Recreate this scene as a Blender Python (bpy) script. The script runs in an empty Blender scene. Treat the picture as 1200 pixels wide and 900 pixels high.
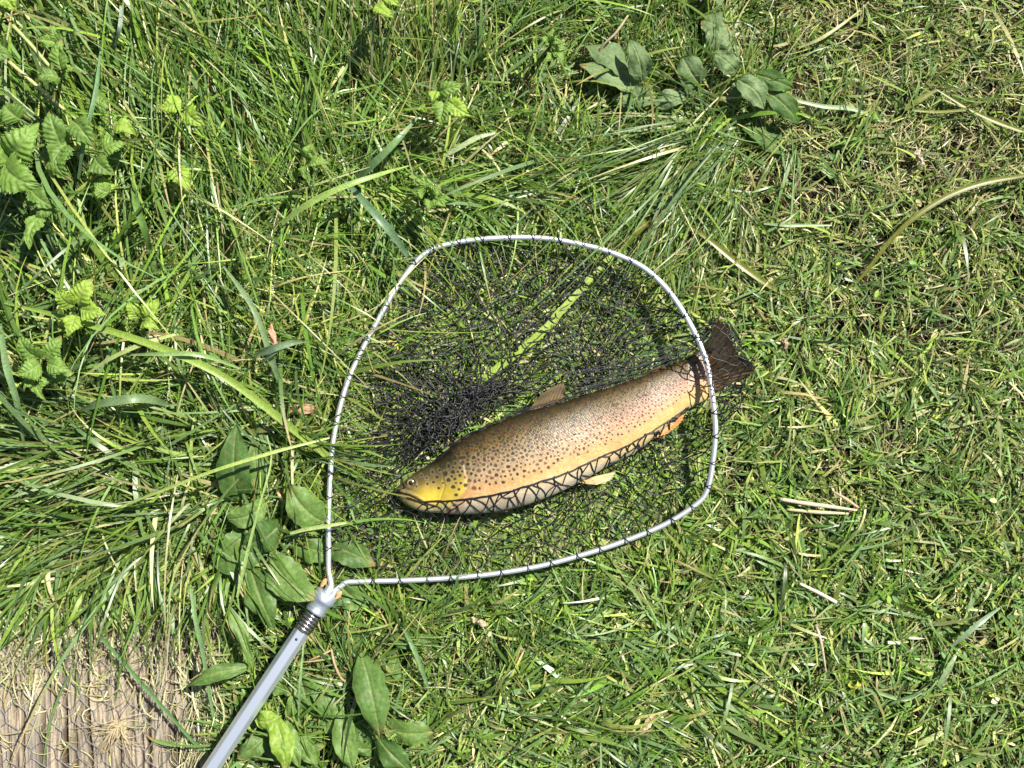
import bpy, math
import numpy as np
from mathutils import Vector

rng = np.random.default_rng(11)
scene = bpy.context.scene
C = scene.collection
R = math.radians

# ------------------------------------------------------------------ camera, world, sun, exposure
H = 1.25                                    # camera height; 1 photo pixel = 1 mm on the ground
cam_d = bpy.data.cameras.new("camera")
cam = bpy.data.objects.new("camera", cam_d)
C.objects.link(cam)
cam.location = (0, 0, H)
cam_d.sensor_width = 36.0
cam_d.lens = 36.0 * H / 1.2
cam_d.clip_start = 0.02
cam_d.clip_end = 600
scene.camera = cam

SUN_EL, SUN_AZ = R(53), R(40)               # azimuth counted from +x towards +y
sdir = Vector((math.cos(SUN_EL) * math.cos(SUN_AZ), math.cos(SUN_EL) * math.sin(SUN_AZ), math.sin(SUN_EL)))
world = bpy.data.worlds.new("World")
scene.world = world
world.use_nodes = True
wn = world.node_tree
wn.nodes.clear()
sky = wn.nodes.new("ShaderNodeTexSky")
sky.sky_type = 'NISHITA'
sky.sun_disc = False
sky.sun_elevation = SUN_EL
sky.sun_rotation = math.pi / 2 - SUN_AZ
bg = wn.nodes.new("ShaderNodeBackground")
bg.inputs[1].default_value = 0.052
wo = wn.nodes.new("ShaderNodeOutputWorld")
wn.links.new(sky.outputs[0], bg.inputs[0])
wn.links.new(bg.outputs[0], wo.inputs[0])
sun_d = bpy.data.lights.new("sun", 'SUN')
sun_d.energy = 5.0
sun_d.angle = R(0.5)
sun_d.color = (1.0, 0.955, 0.88)
sun = bpy.data.objects.new("sun", sun_d)
C.objects.link(sun)
sun.rotation_euler = sdir.to_track_quat('Z', 'Y').to_euler()
scene.view_settings.view_transform = 'Standard'
scene.view_settings.look = 'None'
scene.view_settings.gamma = 1
scene.view_settings.exposure = 1.06
scene.cycles.max_bounces = 6
scene.cycles.diffuse_bounces = 3
scene.cycles.transparent_max_bounces = 8

# ------------------------------------------------------------------ helpers
def P(px, py, z=0.0):
    """photo pixel + real height -> world point"""
    px = np.asarray(px, float); py = np.asarray(py, float); z = np.asarray(z, float)
    k = (H - z) / H / 1000.0
    return np.stack(np.broadcast_arrays((px - 600) * k, (450 - py) * k, z), -1)

def to_px(V):
    k = (H - V[..., 2]) / H / 1000.0
    return V[..., 0] / k + 600, 450 - V[..., 1] / k

_tab = rng.random((256, 256))
def vnoise(x, y):
    xi = np.floor(x).astype(int); yi = np.floor(y).astype(int)
    fx = x - xi; fy = y - yi
    fx = fx * fx * (3 - 2 * fx); fy = fy * fy * (3 - 2 * fy)
    a = _tab[xi & 255, yi & 255]; b = _tab[(xi + 1) & 255, yi & 255]
    c = _tab[xi & 255, (yi + 1) & 255]; d = _tab[(xi + 1) & 255, (yi + 1) & 255]
    return (a * (1 - fx) + b * fx) * (1 - fy) + (c * (1 - fx) + d * fx) * fy
def fbm(x, y, o=4):
    s = 0; a = .5; t = 0
    for i in range(o):
        s = s + a * vnoise(x * 2 ** i + 17.3 * i, y * 2 ** i + 5.1 * i); t += a; a *= .5
    return s / t

def sstep(a, b, x):
    t = np.clip((x - a) / (b - a), 0, 1)
    return t * t * (3 - 2 * t)

def mesh_np(name, V, Q, col=None, smooth=True, uv=None, mats=None):
    """V (n,3), Q list of face index arrays (m,3|4)"""
    V = np.ascontiguousarray(V, np.float32).reshape(-1, 3)
    if not isinstance(Q, (list, tuple)): Q = [Q]
    Q = [np.asarray(q, np.int32) for q in Q if len(q)]
    me = bpy.data.meshes.new(name)
    me.vertices.add(len(V)); me.vertices.foreach_set("co", V.ravel())
    nl = sum(q.size for q in Q); nf = sum(len(q) for q in Q)
    me.loops.add(nl); me.polygons.add(nf)
    me.loops.foreach_set("vertex_index", np.concatenate([q.ravel() for q in Q]))
    tot = np.concatenate([np.full(len(q), q.shape[1], np.int32) for q in Q])
    me.polygons.foreach_set("loop_start", np.concatenate([[0], np.cumsum(tot)[:-1]]).astype(np.int32))
    me.polygons.foreach_set("loop_total", tot)
    me.polygons.foreach_set("use_smooth", np.full(nf, smooth))
    if col is not None:
        a = me.color_attributes.new("Col", 'FLOAT_COLOR', 'POINT')
        c = np.ones((len(V), 4), np.float32); c[:, :3] = np.broadcast_to(np.asarray(col), (len(V), 3))
        a.data.foreach_set("color", c.ravel())
    if uv is not None:
        a = me.attributes.new("ST", 'FLOAT_VECTOR', 'POINT')
        u = np.zeros((len(V), 3), np.float32); u[:, :uv.shape[1]] = uv
        a.data.foreach_set("vector", u.ravel())
    me.update(calc_edges=True)
    return me

def obj(name, me, mat, parent=None, kind=None, origin=None):
    if origin is None and parent is not None:
        origin = np.array(parent["_o"]) if "_o" in parent else None
    if origin is not None and hasattr(me, "transform"):
        from mathutils import Matrix
        me.transform(Matrix.Translation(-Vector([float(v) for v in origin])))
    if mat and not me.materials: me.materials.append(mat)
    o = bpy.data.objects.new(name, me); C.objects.link(o)
    if parent is not None:
        o.parent = parent
        o["_o"] = [float(v) for v in (origin if origin is not None else (0, 0, 0))]
    elif origin is not None:
        o.location = [float(v) for v in origin]
        o["_o"] = [float(v) for v in origin]
    if kind: o["kind"] = kind
    return o

def thing(name, label, cat, loc=(0, 0, 0), group=None):
    o = bpy.data.objects.new(name, None); C.objects.link(o)
    o.location = [float(v) for v in loc]; o["_o"] = [float(v) for v in loc]
    o.empty_display_size = .02
    return tag(o, label, cat, group)

def tag(o, label, cat, group=None, kind=None):
    if label: o["label"] = label
    if cat: o["category"] = cat
    if group: o["group"] = group
    if kind: o["kind"] = kind
    return o

def resample(pts, n, smooth=True):
    """Catmull-Rom through pts, n points evenly spaced"""
    p = np.asarray(pts, float)
    if smooth and len(p) > 2:
        q = np.vstack([2 * p[0] - p[1], p, 2 * p[-1] - p[-2]])
        out = []
        for i in range(1, len(q) - 2):
            t = np.linspace(0, 1, 12, endpoint=False)[:, None]
            a, b, c, d = q[i - 1], q[i], q[i + 1], q[i + 2]
            out.append(.5 * (2 * b + (c - a) * t + (2 * a - 5 * b + 4 * c - d) * t ** 2 + (3 * b - a - 3 * c + d) * t ** 3))
        p = np.vstack(out + [p[-1:]])
    s = np.concatenate([[0], np.cumsum(np.linalg.norm(np.diff(p, axis=0), axis=1))])
    u = np.linspace(0, s[-1], n)
    return np.stack([np.interp(u, s, p[:, k]) for k in range(p.shape[1])], 1)

def tubes(paths, rad, sides=4, closed=False, caps=False):
    """paths (N,K,3) rad scalar|(N,K) -> V, Q"""
    p = np.asarray(paths, float)
    if p.ndim == 2: p = p[None]
    N, K, _ = p.shape
    if closed:
        t = np.roll(p, -1, 1) - np.roll(p, 1, 1)
    else:
        t = np.empty_like(p); t[:, 1:-1] = p[:, 2:] - p[:, :-2]; t[:, 0] = p[:, 1] - p[:, 0]; t[:, -1] = p[:, -1] - p[:, -2]
    t /= np.linalg.norm(t, axis=2, keepdims=True) + 1e-12
    up = np.zeros_like(t); up[..., 2] = 1
    vert = np.abs(t[..., 2]) > .92
    up[vert] = (1, 0, 0)
    a = np.cross(t, up); a /= np.linalg.norm(a, axis=2, keepdims=True) + 1e-12
    b = np.cross(a, t)
    r = np.broadcast_to(np.asarray(rad, float), (N, K))[..., None]
    ang = np.arange(sides) * 2 * math.pi / sides + math.pi / sides
    V = p[:, :, None] + (a[:, :, None] * np.cos(ang)[None, None, :, None] + b[:, :, None] * np.sin(ang)[None, None, :, None]) * r[:, :, None]
    idx = np.arange(N * K * sides).reshape(N, K, sides)
    A = idx if closed else idx[:, :-1]
    B = np.roll(idx, -1, 1) if closed else idx[:, 1:]
    Q = np.stack([A, np.roll(A, -1, 2), np.roll(B, -1, 2), B], -1).reshape(-1, 4)
    V = V.reshape(-1, 3)
    Qs = [Q]
    if caps and not closed and sides >= 4:
        n0 = len(V)
        V = np.vstack([V, p[:, 0], p[:, -1]])
        c0 = n0 + np.arange(N)[:, None]; c1 = n0 + N + np.arange(N)[:, None]
        s0 = idx[:, 0]; s1 = idx[:, -1]
        T0 = np.stack([np.roll(s0, -1, 1), s0, np.broadcast_to(c0, s0.shape)], -1).reshape(-1, 3)
        T1 = np.stack([s1, np.roll(s1, -1, 1), np.broadcast_to(c1, s1.shape)], -1).reshape(-1, 3)
        Qs.append(np.vstack([T0, T1]))
    return V, Qs

# ------------------------------------------------------------------ materials
def new_mat(name):
    m = bpy.data.materials.new(name); m.use_nodes = True
    nt = m.node_tree; nt.nodes.clear()
    return m, nt, nt.nodes.new, nt.links.new

def ramp(nd, pts):
    cr = nd.color_ramp
    while len(cr.elements) < len(pts): cr.elements.new(.5)
    for e, (p, c) in zip(cr.elements, pts):
        e.position = p; e.color = (*c, 1) if len(c) == 3 else c

def plant_mat(name, trans=.3, rough=.42, noise_scale=260., bump=.0006, spec=.5, sheen=0):
    m, nt, N, L = new_mat(name)
    at = N("ShaderNodeAttribute"); at.attribute_name = "Col"
    tc = N("ShaderNodeTexCoord")
    nz = N("ShaderNodeTexNoise"); nz.inputs["Scale"].default_value = noise_scale; nz.inputs["Detail"].default_value = 3
    L(tc.outputs["Object"], nz.inputs["Vector"])
    mr = N("ShaderNodeMapRange"); mr.inputs[1].default_value = .3; mr.inputs[2].default_value = .7
    mr.inputs[3].default_value = .78; mr.inputs[4].default_value = 1.22
    L(nz.outputs["Fac"], mr.inputs[0])
    mx = N("ShaderNodeVectorMath"); mx.operation = 'MULTIPLY'
    L(at.outputs["Color"], mx.inputs[0])
    L(mr.outputs[0], mx.inputs[1])
    bs = N("ShaderNodeBsdfPrincipled"); bs.inputs["Roughness"].default_value = rough
    bs.inputs["Specular IOR Level"].default_value = spec
    L(mx.outputs[0], bs.inputs["Base Color"])
    if bump:
        bp = N("ShaderNodeBump"); bp.inputs["Strength"].default_value = .5; bp.inputs["Distance"].default_value = bump
        L(nz.outputs["Fac"], bp.inputs["Height"]); L(bp.outputs[0], bs.inputs["Normal"])
    tr = N("ShaderNodeBsdfTranslucent")
    tcol = N("ShaderNodeVectorMath"); tcol.operation = 'MULTIPLY'
    tcol.inputs[1].default_value = (1.35, 1.45, .55)
    L(mx.outputs[0], tcol.inputs[0]); L(tcol.outputs[0], tr.inputs["Color"])
    ms = N("ShaderNodeMixShader"); ms.inputs[0].default_value = trans
    L(bs.outputs[0], ms.inputs[1]); L(tr.outputs[0], ms.inputs[2])
    o = N("ShaderNodeOutputMaterial"); L(ms.outputs[0], o.inputs[0])
    return m

M_grass = plant_mat("grass_blade", .22, .38, 420., 0, .42)
M_lawn = plant_mat("lawn_blade", .22, .5, 420., 0, .28)
M_dry = plant_mat("dry_straw", .12, .6, 500., 0, .35)
M_leaf = plant_mat("broad_leaf", .26, .50, 260., .0010, .30)
M_leaf_soft = plant_mat("hairy_leaf", .24, .6, 380., .0014, .28)

def simple_mat(name, col, rough=.5, metal=0., nscale=0, var=.2, bump=0, spec=.5, attr=False, coat=0):
    m, nt, N, L = new_mat(name)
    bs = N("ShaderNodeBsdfPrincipled")
    bs.inputs["Roughness"].default_value = rough; bs.inputs["Metallic"].default_value = metal
    bs.inputs["Specular IOR Level"].default_value = spec
    bs.inputs["Coat Weight"].default_value = coat
    bs.inputs["Coat Roughness"].default_value = .08
    o = N("ShaderNodeOutputMaterial"); L(bs.outputs[0], o.inputs[0])
    if attr:
        at = N("ShaderNodeAttribute"); at.attribute_name = "Col"; src = at.outputs["Color"]
    else:
        rg = N("ShaderNodeRGB"); rg.outputs[0].default_value = (*col, 1); src = rg.outputs[0]
    if nscale:
        tc = N("ShaderNodeTexCoord")
        nz = N("ShaderNodeTexNoise"); nz.inputs["Scale"].default_value = nscale; nz.inputs["Detail"].default_value = 5
        L(tc.outputs["Object"], nz.inputs["Vector"])
        mr = N("ShaderNodeMapRange"); mr.inputs[1].default_value = .3; mr.inputs[2].default_value = .7
        mr.inputs[3].default_value = 1 - var; mr.inputs[4].default_value = 1 + var
        L(nz.outputs["Fac"], mr.inputs[0])
        mx = N("ShaderNodeVectorMath"); mx.operation = 'MULTIPLY'
        L(src, mx.inputs[0]); L(mr.outputs[0], mx.inputs[1]); src = mx.outputs[0]
        if metal > .3:
            m2 = N("ShaderNodeMapRange"); m2.inputs[3].default_value = rough * .7; m2.inputs[4].default_value = min(1, rough * 1.5)
            L(nz.outputs["Fac"], m2.inputs[0]); L(m2.outputs[0], bs.inputs["Roughness"])
        if bump:
            bp = N("ShaderNodeBump"); bp.inputs["Strength"].default_value = .6; bp.inputs["Distance"].default_value = bump
            L(nz.outputs["Fac"], bp.inputs["Height"]); L(bp.outputs[0], bs.inputs["Normal"])
    L(src, bs.inputs["Base Color"])
    return m

M_soil = simple_mat("soil", (.075, .05, .03), .95, 0, 90, .5, .006, .2)
M_alu = simple_mat("brushed_aluminium", (.88, .88, .88), .46, .9, 0)
M_pole = simple_mat("anodised_pole", (.62, .67, .74), .34, .75, 0)
M_zinc = simple_mat("satin_grey_metal", (.46, .50, .55), .42, .8, 60, .10)
M_spring = simple_mat("spring_steel", (.42, .38, .34), .25, 1., 300, .2)
M_net = simple_mat("black_nylon_cord", (.010, .010, .011), .42, 0, 900, .4, .0005, .45)
M_wire = simple_mat("galvanised_wire", (.22, .22, .23), .5, .7, 300, .3)
M_wood = simple_mat("weathered_wood", (.3, .25, .2), .85, 0, 700, .28, .0012, .25, attr=True)
M_rust = simple_mat("cork_scrap", (.45, .27, .12), .8, 0, 500, .3, .001)
M_hole = simple_mat("dark_rivet", (.03, .03, .03), .6, .3)
M_waterdrop = simple_mat("water_drop", (.8, .9, .85), .05, 0, 0, spec=1)

# ------------------------------------------------------------------ region fields (photo px on the ground)
def board_mask(px, py):
    """1 where the bare timber shows"""
    edge = 708 + 26 * (vnoise(px / 26., py * 0 + 3.3) - .5) + 20 * sstep(120, 0, px) - 6
    right = 250 + 26 * (vnoise(py / 22., px * 0 + 9.1) - .5)
    return (py > edge) & (px < right)

def ground_z(x, y):
    px = x * 1000 + 600; py = 450 - y * 1000
    z = .010 * (fbm(px / 160., py / 160., 3) - .5) + .004 * (fbm(px / 28. + 9, py / 28., 2) - .5)
    z += .012 * sstep(420, 150, px) * sstep(700, 500, py)
    bm = sstep(690, 730, py) * sstep(265, 240, px)
    return z * (1 - bm) - .016 * bm

# ground sheet: fine near, coarse to the horizon
def build_ground():
    n = 300
    g = np.concatenate([-np.geomspace(300, 1.45, 26), np.linspace(-1.4, 1.4, n), np.geomspace(1.45, 300, 26)])
    X, Y = np.meshgrid(g, g, indexing='ij')
    Z = ground_z(X, Y) * (np.abs(X) < 3) * (np.abs(Y) < 3)
    V = np.stack([X, Y, Z], -1).reshape(-1, 3)
    m = len(g); idx = np.arange(m * m).reshape(m, m)
    Q = np.stack([idx[:-1, :-1], idx[1:, :-1], idx[1:, 1:], idx[:-1, 1:]], -1).reshape(-1, 4)
    far = sstep(.75, 1.2, np.maximum(np.abs(X) / 1.1, np.abs(Y))).reshape(-1, 1)
    col = np.array([.022, .015, .009]) * (1 - far) + np.array([.060, .095, .024]) * far
    me = mesh_np("ground", V, Q, col)
    m_, nt, N, L = new_mat("soil_and_turf")
    at = N("ShaderNodeAttribute"); at.attribute_name = "Col"
    tc = N("ShaderNodeTexCoord")
    nz = N("ShaderNodeTexNoise"); nz.inputs["Scale"].default_value = 70; nz.inputs["Detail"].default_value = 6
    L(tc.outputs["Object"], nz.inputs["Vector"])
    mr = N("ShaderNodeMapRange"); mr.inputs[1].default_value = .3; mr.inputs[2].default_value = .7
    mr.inputs[3].default_value = .4; mr.inputs[4].default_value = 1.5
    L(nz.outputs["Fac"], mr.inputs[0])
    mx = N("ShaderNodeVectorMath"); mx.operation = 'MULTIPLY'
    L(at.outputs["Color"], mx.inputs[0]); L(mr.outputs[0], mx.inputs[1])
    bs = N("ShaderNodeBsdfPrincipled"); bs.inputs["Roughness"].default_value = .95
    bs.inputs["Specular IOR Level"].default_value = .15
    L(mx.outputs[0], bs.inputs["Base Color"])
    bp = N("ShaderNodeBump"); bp.inputs["Distance"].default_value = .006
    L(nz.outputs["Fac"], bp.inputs["Height"]); L(bp.outputs[0], bs.inputs["Normal"])
    o = N("ShaderNodeOutputMaterial"); L(bs.outputs[0], o.inputs[0])
    return obj("ground", me, m_, kind="structure")
build_ground()

# ------------------------------------------------------------------ grass generator
GREENS = np.array([[.085, .150, .018], [.120, .195, .026], [.065, .120, .018], [.150, .220, .032],
                   [.090, .150, .035], [.185, .250, .036], [.100, .155, .045], [.075, .140, .018]])
YELLOW = np.array([[.26, .27, .07], [.22, .25, .06], [.30, .27, .10]])
STRAW = np.array([[.42, .35, .19], [.36, .29, .15], [.48, .42, .26], [.27, .20, .10]])
BLUEG = np.array([[.110, .175, .070], [.095, .155, .055], [.140, .205, .085]])

def pick(n, weights):
    """weights: green, yellow, straw, bluegreen"""
    w = np.asarray(weights, float); w /= w.sum()
    k = rng.choice(4, n, p=w)
    out = np.empty((n, 3))
    for i, pal in enumerate((GREENS, YELLOW, STRAW, BLUEG)):
        s = k == i
        out[s] = pal[rng.integers(0, len(pal), s.sum())]
    return out * np.array([.99, 1.10, .95]) * np.exp(rng.normal(0, .25, (n, 1)))

class Blades:
    def __init__(self): self.V = []; self.Q = []; self.Cc = []; self.n = 0
    def add(self, x, y, az, L, w, e0, e1, col, K=4, twist=None, z0=None, fold=False, minz=None, tip_dry=0., curl=None):
        n = len(x)
        if n == 0: return
        L = np.broadcast_to(L, n); w = np.broadcast_to(w, n)
        gz = ground_z(x, y)
        if z0 is None: z0 = np.zeros(n)
        p = np.stack([x, y, gz + z0], -1)
        pts = [p]; az = np.broadcast_to(az, n).copy()
        tw = rng.normal(0, .25, n) if twist is None else twist
        ds = L / K
        floor = gz + (z0 if minz is None else minz)
        azs = [az.copy()]
        for k in range(K):
            f = (k + .5) / K
            e = e0 + (e1 - e0) * f
            a = az + tw * (f ** 1.3) * 1.6
            d = np.stack([np.cos(e) * np.cos(a), np.cos(e) * np.sin(a), np.sin(e)], -1)
            p = p + d * ds[:, None]
            p[:, 2] = np.maximum(p[:, 2], floor)
            pts.append(p); azs.append(a)
        pts = np.stack(pts, 1); A = np.stack(azs, 1)
        u = np.linspace(0, 1, K + 1)
        prof = np.minimum(1, .55 + 2.2 * u) * np.clip((1 - u) / .55, .0, 1) ** .7
        prof[-1] = .04
        roll = rng.normal(0, .55, n)[:, None] + rng.normal(0, .5, n)[:, None] * u
        side = np.stack([-np.sin(A) * np.cos(roll), np.cos(A) * np.cos(roll), np.sin(roll)], -1)
        hw = (w[:, None] * prof / 2)[..., None]
        base_pale = (1 - u)[None, :, None] ** 3 * .35
        c = col[:, None] * (1 - base_pale) + np.array([.20, .22, .09]) * base_pale
        if tip_dry:
            s = (rng.random(n) < tip_dry)[:, None, None] * (sstep(.55, .95, u)[None, :, None])
            c = c * (1 - s) + np.array([.40, .29, .13]) * s
        if fold:
            cen = pts.copy(); cen[..., 2] -= (w[:, None] * prof) * .22
            V = np.stack([pts - side * hw, cen, pts + side * hw], 2); m = 3
        else:
            V = np.stack([pts - side * hw, pts + side * hw], 2); m = 2
        idx = self.n + np.arange(n * (K + 1) * m).reshape(n, K + 1, m)
        Q = np.stack([idx[:, :-1, :-1], idx[:, :-1, 1:], idx[:, 1:, 1:], idx[:, 1:, :-1]], -1).reshape(-1, 4)
        self.V.append(V.reshape(-1, 3)); self.Q.append(Q)
        self.Cc.append(np.broadcast_to(c[:, :, None], (n, K + 1, m, 3)).reshape(-1, 3))
        self.n += n * (K + 1) * m
    def build(self, name, mat, label, cat="grass"):
        me = mesh_np(name, np.vstack(self.V), np.vstack(self.Q), np.vstack(self.Cc))
        o = obj(name, me, mat, kind="stuff")
        tag(o, label, cat)
        return o

def keep_open(x, y):
    px = x * 1000 + 600; py = 450 - y * 1000
    return ~board_mask(px, py)

# under the fish and inside the net everything stays low
def inside_net(px, py):
    return (((px - 615) / 215.) ** 2 + ((py - 480) / 190.) ** 2) < 1

def scatter(n, x0, x1, y0, y1):
    x = rng.uniform(x0, x1, n); y = rng.uniform(y0, y1, n)
    k = keep_open(x, y)
    return x[k], y[k]

# dead thatch lying on the soil
def build_thatch():
    b = Blades()
    for (n, x0, x1, y0, y1) in ((42000, -.70, .70, -.55, .55), (12000, -1.1, 1.1, -.9, .9)):
        x, y = scatter(n, x0, x1, y0, y1)
        px = x * 1000 + 600; py = 450 - y * 1000
        dens = .22 + .6 * sstep(.42, .62, fbm(px / 90. + 4, py / 90. + 2)) + .30 * sstep(750, 950, px) + .15 * sstep(700, 900, px) * sstep(500, 200, py)
        dens = dens * (1 - .6 * sstep(420, 300, px) * sstep(620, 500, py)) * (1 - np.clip(1.2 * np.exp(-(((px - 510) / 48.) ** 2 + ((py - 504) / 36.) ** 2)), 0, 1))
        k = rng.random(len(x)) < dens
        x, y = x[k], y[k]; n = len(x)
        b.add(x, y, rng.uniform(0, 6.283, n), rng.uniform(.010, .034, n), rng.uniform(.0007, .0018, n),
              rng.uniform(-.1, .45, n), rng.uniform(-.5, .1, n), pick(n, (0, .5, 6, 0)) * rng.uniform(.35, 1.1, (n, 1)), K=3,
              z0=rng.uniform(.000, .013, n), twist=rng.normal(0, .5, n))
    return b.build("dry_thatch", M_dry, "dead tan grass thatch lying between the green blades")
build_thatch()

def build_lawn():
    b = Blades()
    def batch(n, box, low=False):
        x, y = scatter(n, *box)
        n = len(x); px = x * 1000 + 600; py = 450 - y * 1000
        right = sstep(700, 900, px)
        topright = right * sstep(420, 200, py)
        bottom = sstep(380, 560, py)
        clump = fbm(px / 45. + 11, py / 45. + 7, 3)
        dens = .35 + .9 * sstep(.36, .6, clump)
        tallzone = sstep(440, 330, px) * sstep(640, 540, py); gap = np.exp(-(((px - 610) / 55.) ** 2 + ((py - 60) / 50.) ** 2)) + np.exp(-(((px - 690) / 60.) ** 2 + ((py - 145) / 25.) ** 2)) + np.exp(-(((px - 250) / 70.) ** 2 + ((py - 520) / 30.) ** 2)) + 1.3 * np.exp(-(((px - 510) / 48.) ** 2 + ((py - 504) / 36.) ** 2))
        k = rng.random(n) < dens * (1 - .30 * right - .12 * topright) * (1 - .84 * tallzone) * (1 - .8 * np.clip(gap, 0, 1))
        x, y, px, py, right, topright, bottom, clump = [a[k] for a in (x, y, px, py, right, topright, bottom, clump)]
        n = len(x)
        L = rng.gamma(4, .0056, n) * (1 - .22 * topright) + .008
        w = rng.uniform(.0013, .0032, n) * (1 - .30 * topright + .60 * np.maximum(bottom, .5 * right) * (1 - topright) * rng.random(n) ** 1.5)
        flow = 6.283 * fbm(px / 120., py / 120., 2) * 1.6
        az = np.where(rng.random(n) < .55, flow + rng.normal(0, .5, n), rng.uniform(0, 6.283, n))
        tf = rng.random(n) < .36
        nc = 1700; cxs = rng.uniform(box[0], box[1], nc); cys = rng.uniform(box[2], box[3], nc); ci = rng.integers(0, nc, n)
        okc = keep_open(cxs, cys)[ci]; tf &= okc
        x = np.where(tf, cxs[ci] + rng.normal(0, .0028, n), x); y = np.where(tf, cys[ci] + rng.normal(0, .0028, n), y)
        L = np.where(tf, L * rng.uniform(.9, 1.5, nc)[ci], L); az = np.where(tf, rng.uniform(0, 6.283, nc)[ci] + rng.normal(0, 1.1, n), az)
        px = x * 1000 + 600; py = 450 - y * 1000
        net = inside_net(px, py)
        e0 = np.where(net, rng.uniform(.05, .5, n), rng.uniform(.15, 1.15, n))
        e1 = rng.uniform(-.9, .3, n)
        c = pick(n, (6, 1.1, .7, 2.2)); tb_ = pick(nc, (5, 1.5, .4, 2))[ci]; c = np.where(tf[:, None], c * .5 + tb_ * .5, c)
        yl = (rng.random(n) < .52 * topright + .10 * right)[:, None]
        c = np.where(yl, pick(n, (1, 3, 2.4, 0)), c)
        bright = .8 + .5 * fbm(px / 70. + 31, py / 70.)[:, None]
        b.add(x, y, az, L, w, e0, e1, c * bright, K=3, z0=rng.uniform(0, .011, n), minz=rng.uniform(.001, .010, n), tip_dry=.12)
    batch(78000, (-.68, .68, -.53, .53))
    batch(26000, (-1.15, 1.15, -.95, .95))
    batch(30000, (-2.2, 2.2, -2.0, 2.0))
    return b.build("lawn_grass", M_lawn, "short mown green lawn grass lying in all directions around the net")
build_lawn()

# small rounded leaves (clover, daisy, clippings) between the blades on the right and bottom
def build_small_leaves():
    n = 5200
    x = np.concatenate([rng.uniform(.05, .68, n // 2), rng.uniform(-.35, .66, n - n // 2)])
    y = np.concatenate([rng.uniform(-.52, .45, n // 2), rng.uniform(-.52, -.12, n - n // 2)])
    k = keep_open(x, y) & (rng.random(n) < .7 * sstep(.38, .56, fbm(x * 9 + 4, y * 9 + 4, 3)))
    x, y = x[k], y[k]; n = len(x)
    az = rng.uniform(0, 6.283, n); L = rng.uniform(.006, .013, n); wd = L * rng.uniform(.35, .62, n)
    u = np.array([0, .3, .65, 1.]); pr = np.array([.15, .9, .85, .06])
    tilt = rng.normal(0, .35, n); roll = rng.normal(0, .4, n)
    zb = ground_z(x, y) + rng.uniform(.008, .021, n)
    d = np.stack([np.cos(az) * np.cos(tilt), np.sin(az) * np.cos(tilt), np.sin(tilt)], -1)
    s = np.stack([-np.sin(az) * np.cos(roll), np.cos(az) * np.cos(roll), np.sin(roll)], -1)
    base = np.stack([x, y, zb], -1)
    c = base[:, None] + d[:, None] * (u[None, :, None] * L[:, None, None])
    c[..., 2] -= (u ** 2)[None] * L[:, None] * .25
    hw = (wd[:, None] * pr / 2)[..., None]
    cm = c.copy(); cm[..., 2] -= hw[..., 0] * .3
    V = np.stack([c - s[:, None] * hw, cm, c + s[:, None] * hw], 2)
    idx = np.arange(n * 12).reshape(n, 4, 3)
    Q = np.stack([idx[:, :-1, :-1], idx[:, :-1, 1:], idx[:, 1:, 1:], idx[:, 1:, :-1]], -1).reshape(-1, 4)
    col = np.repeat(pick(n, (5, 1, .3, 3)) * 1.15, 12, 0)
    o = obj("small_leaves", mesh_np("small_leaves", V.reshape(-1, 3), Q, col), M_leaf_soft, kind="stuff")
    tag(o, "small rounded weed leaves and clippings scattered through the lawn", "small leaves")
build_small_leaves()

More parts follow.
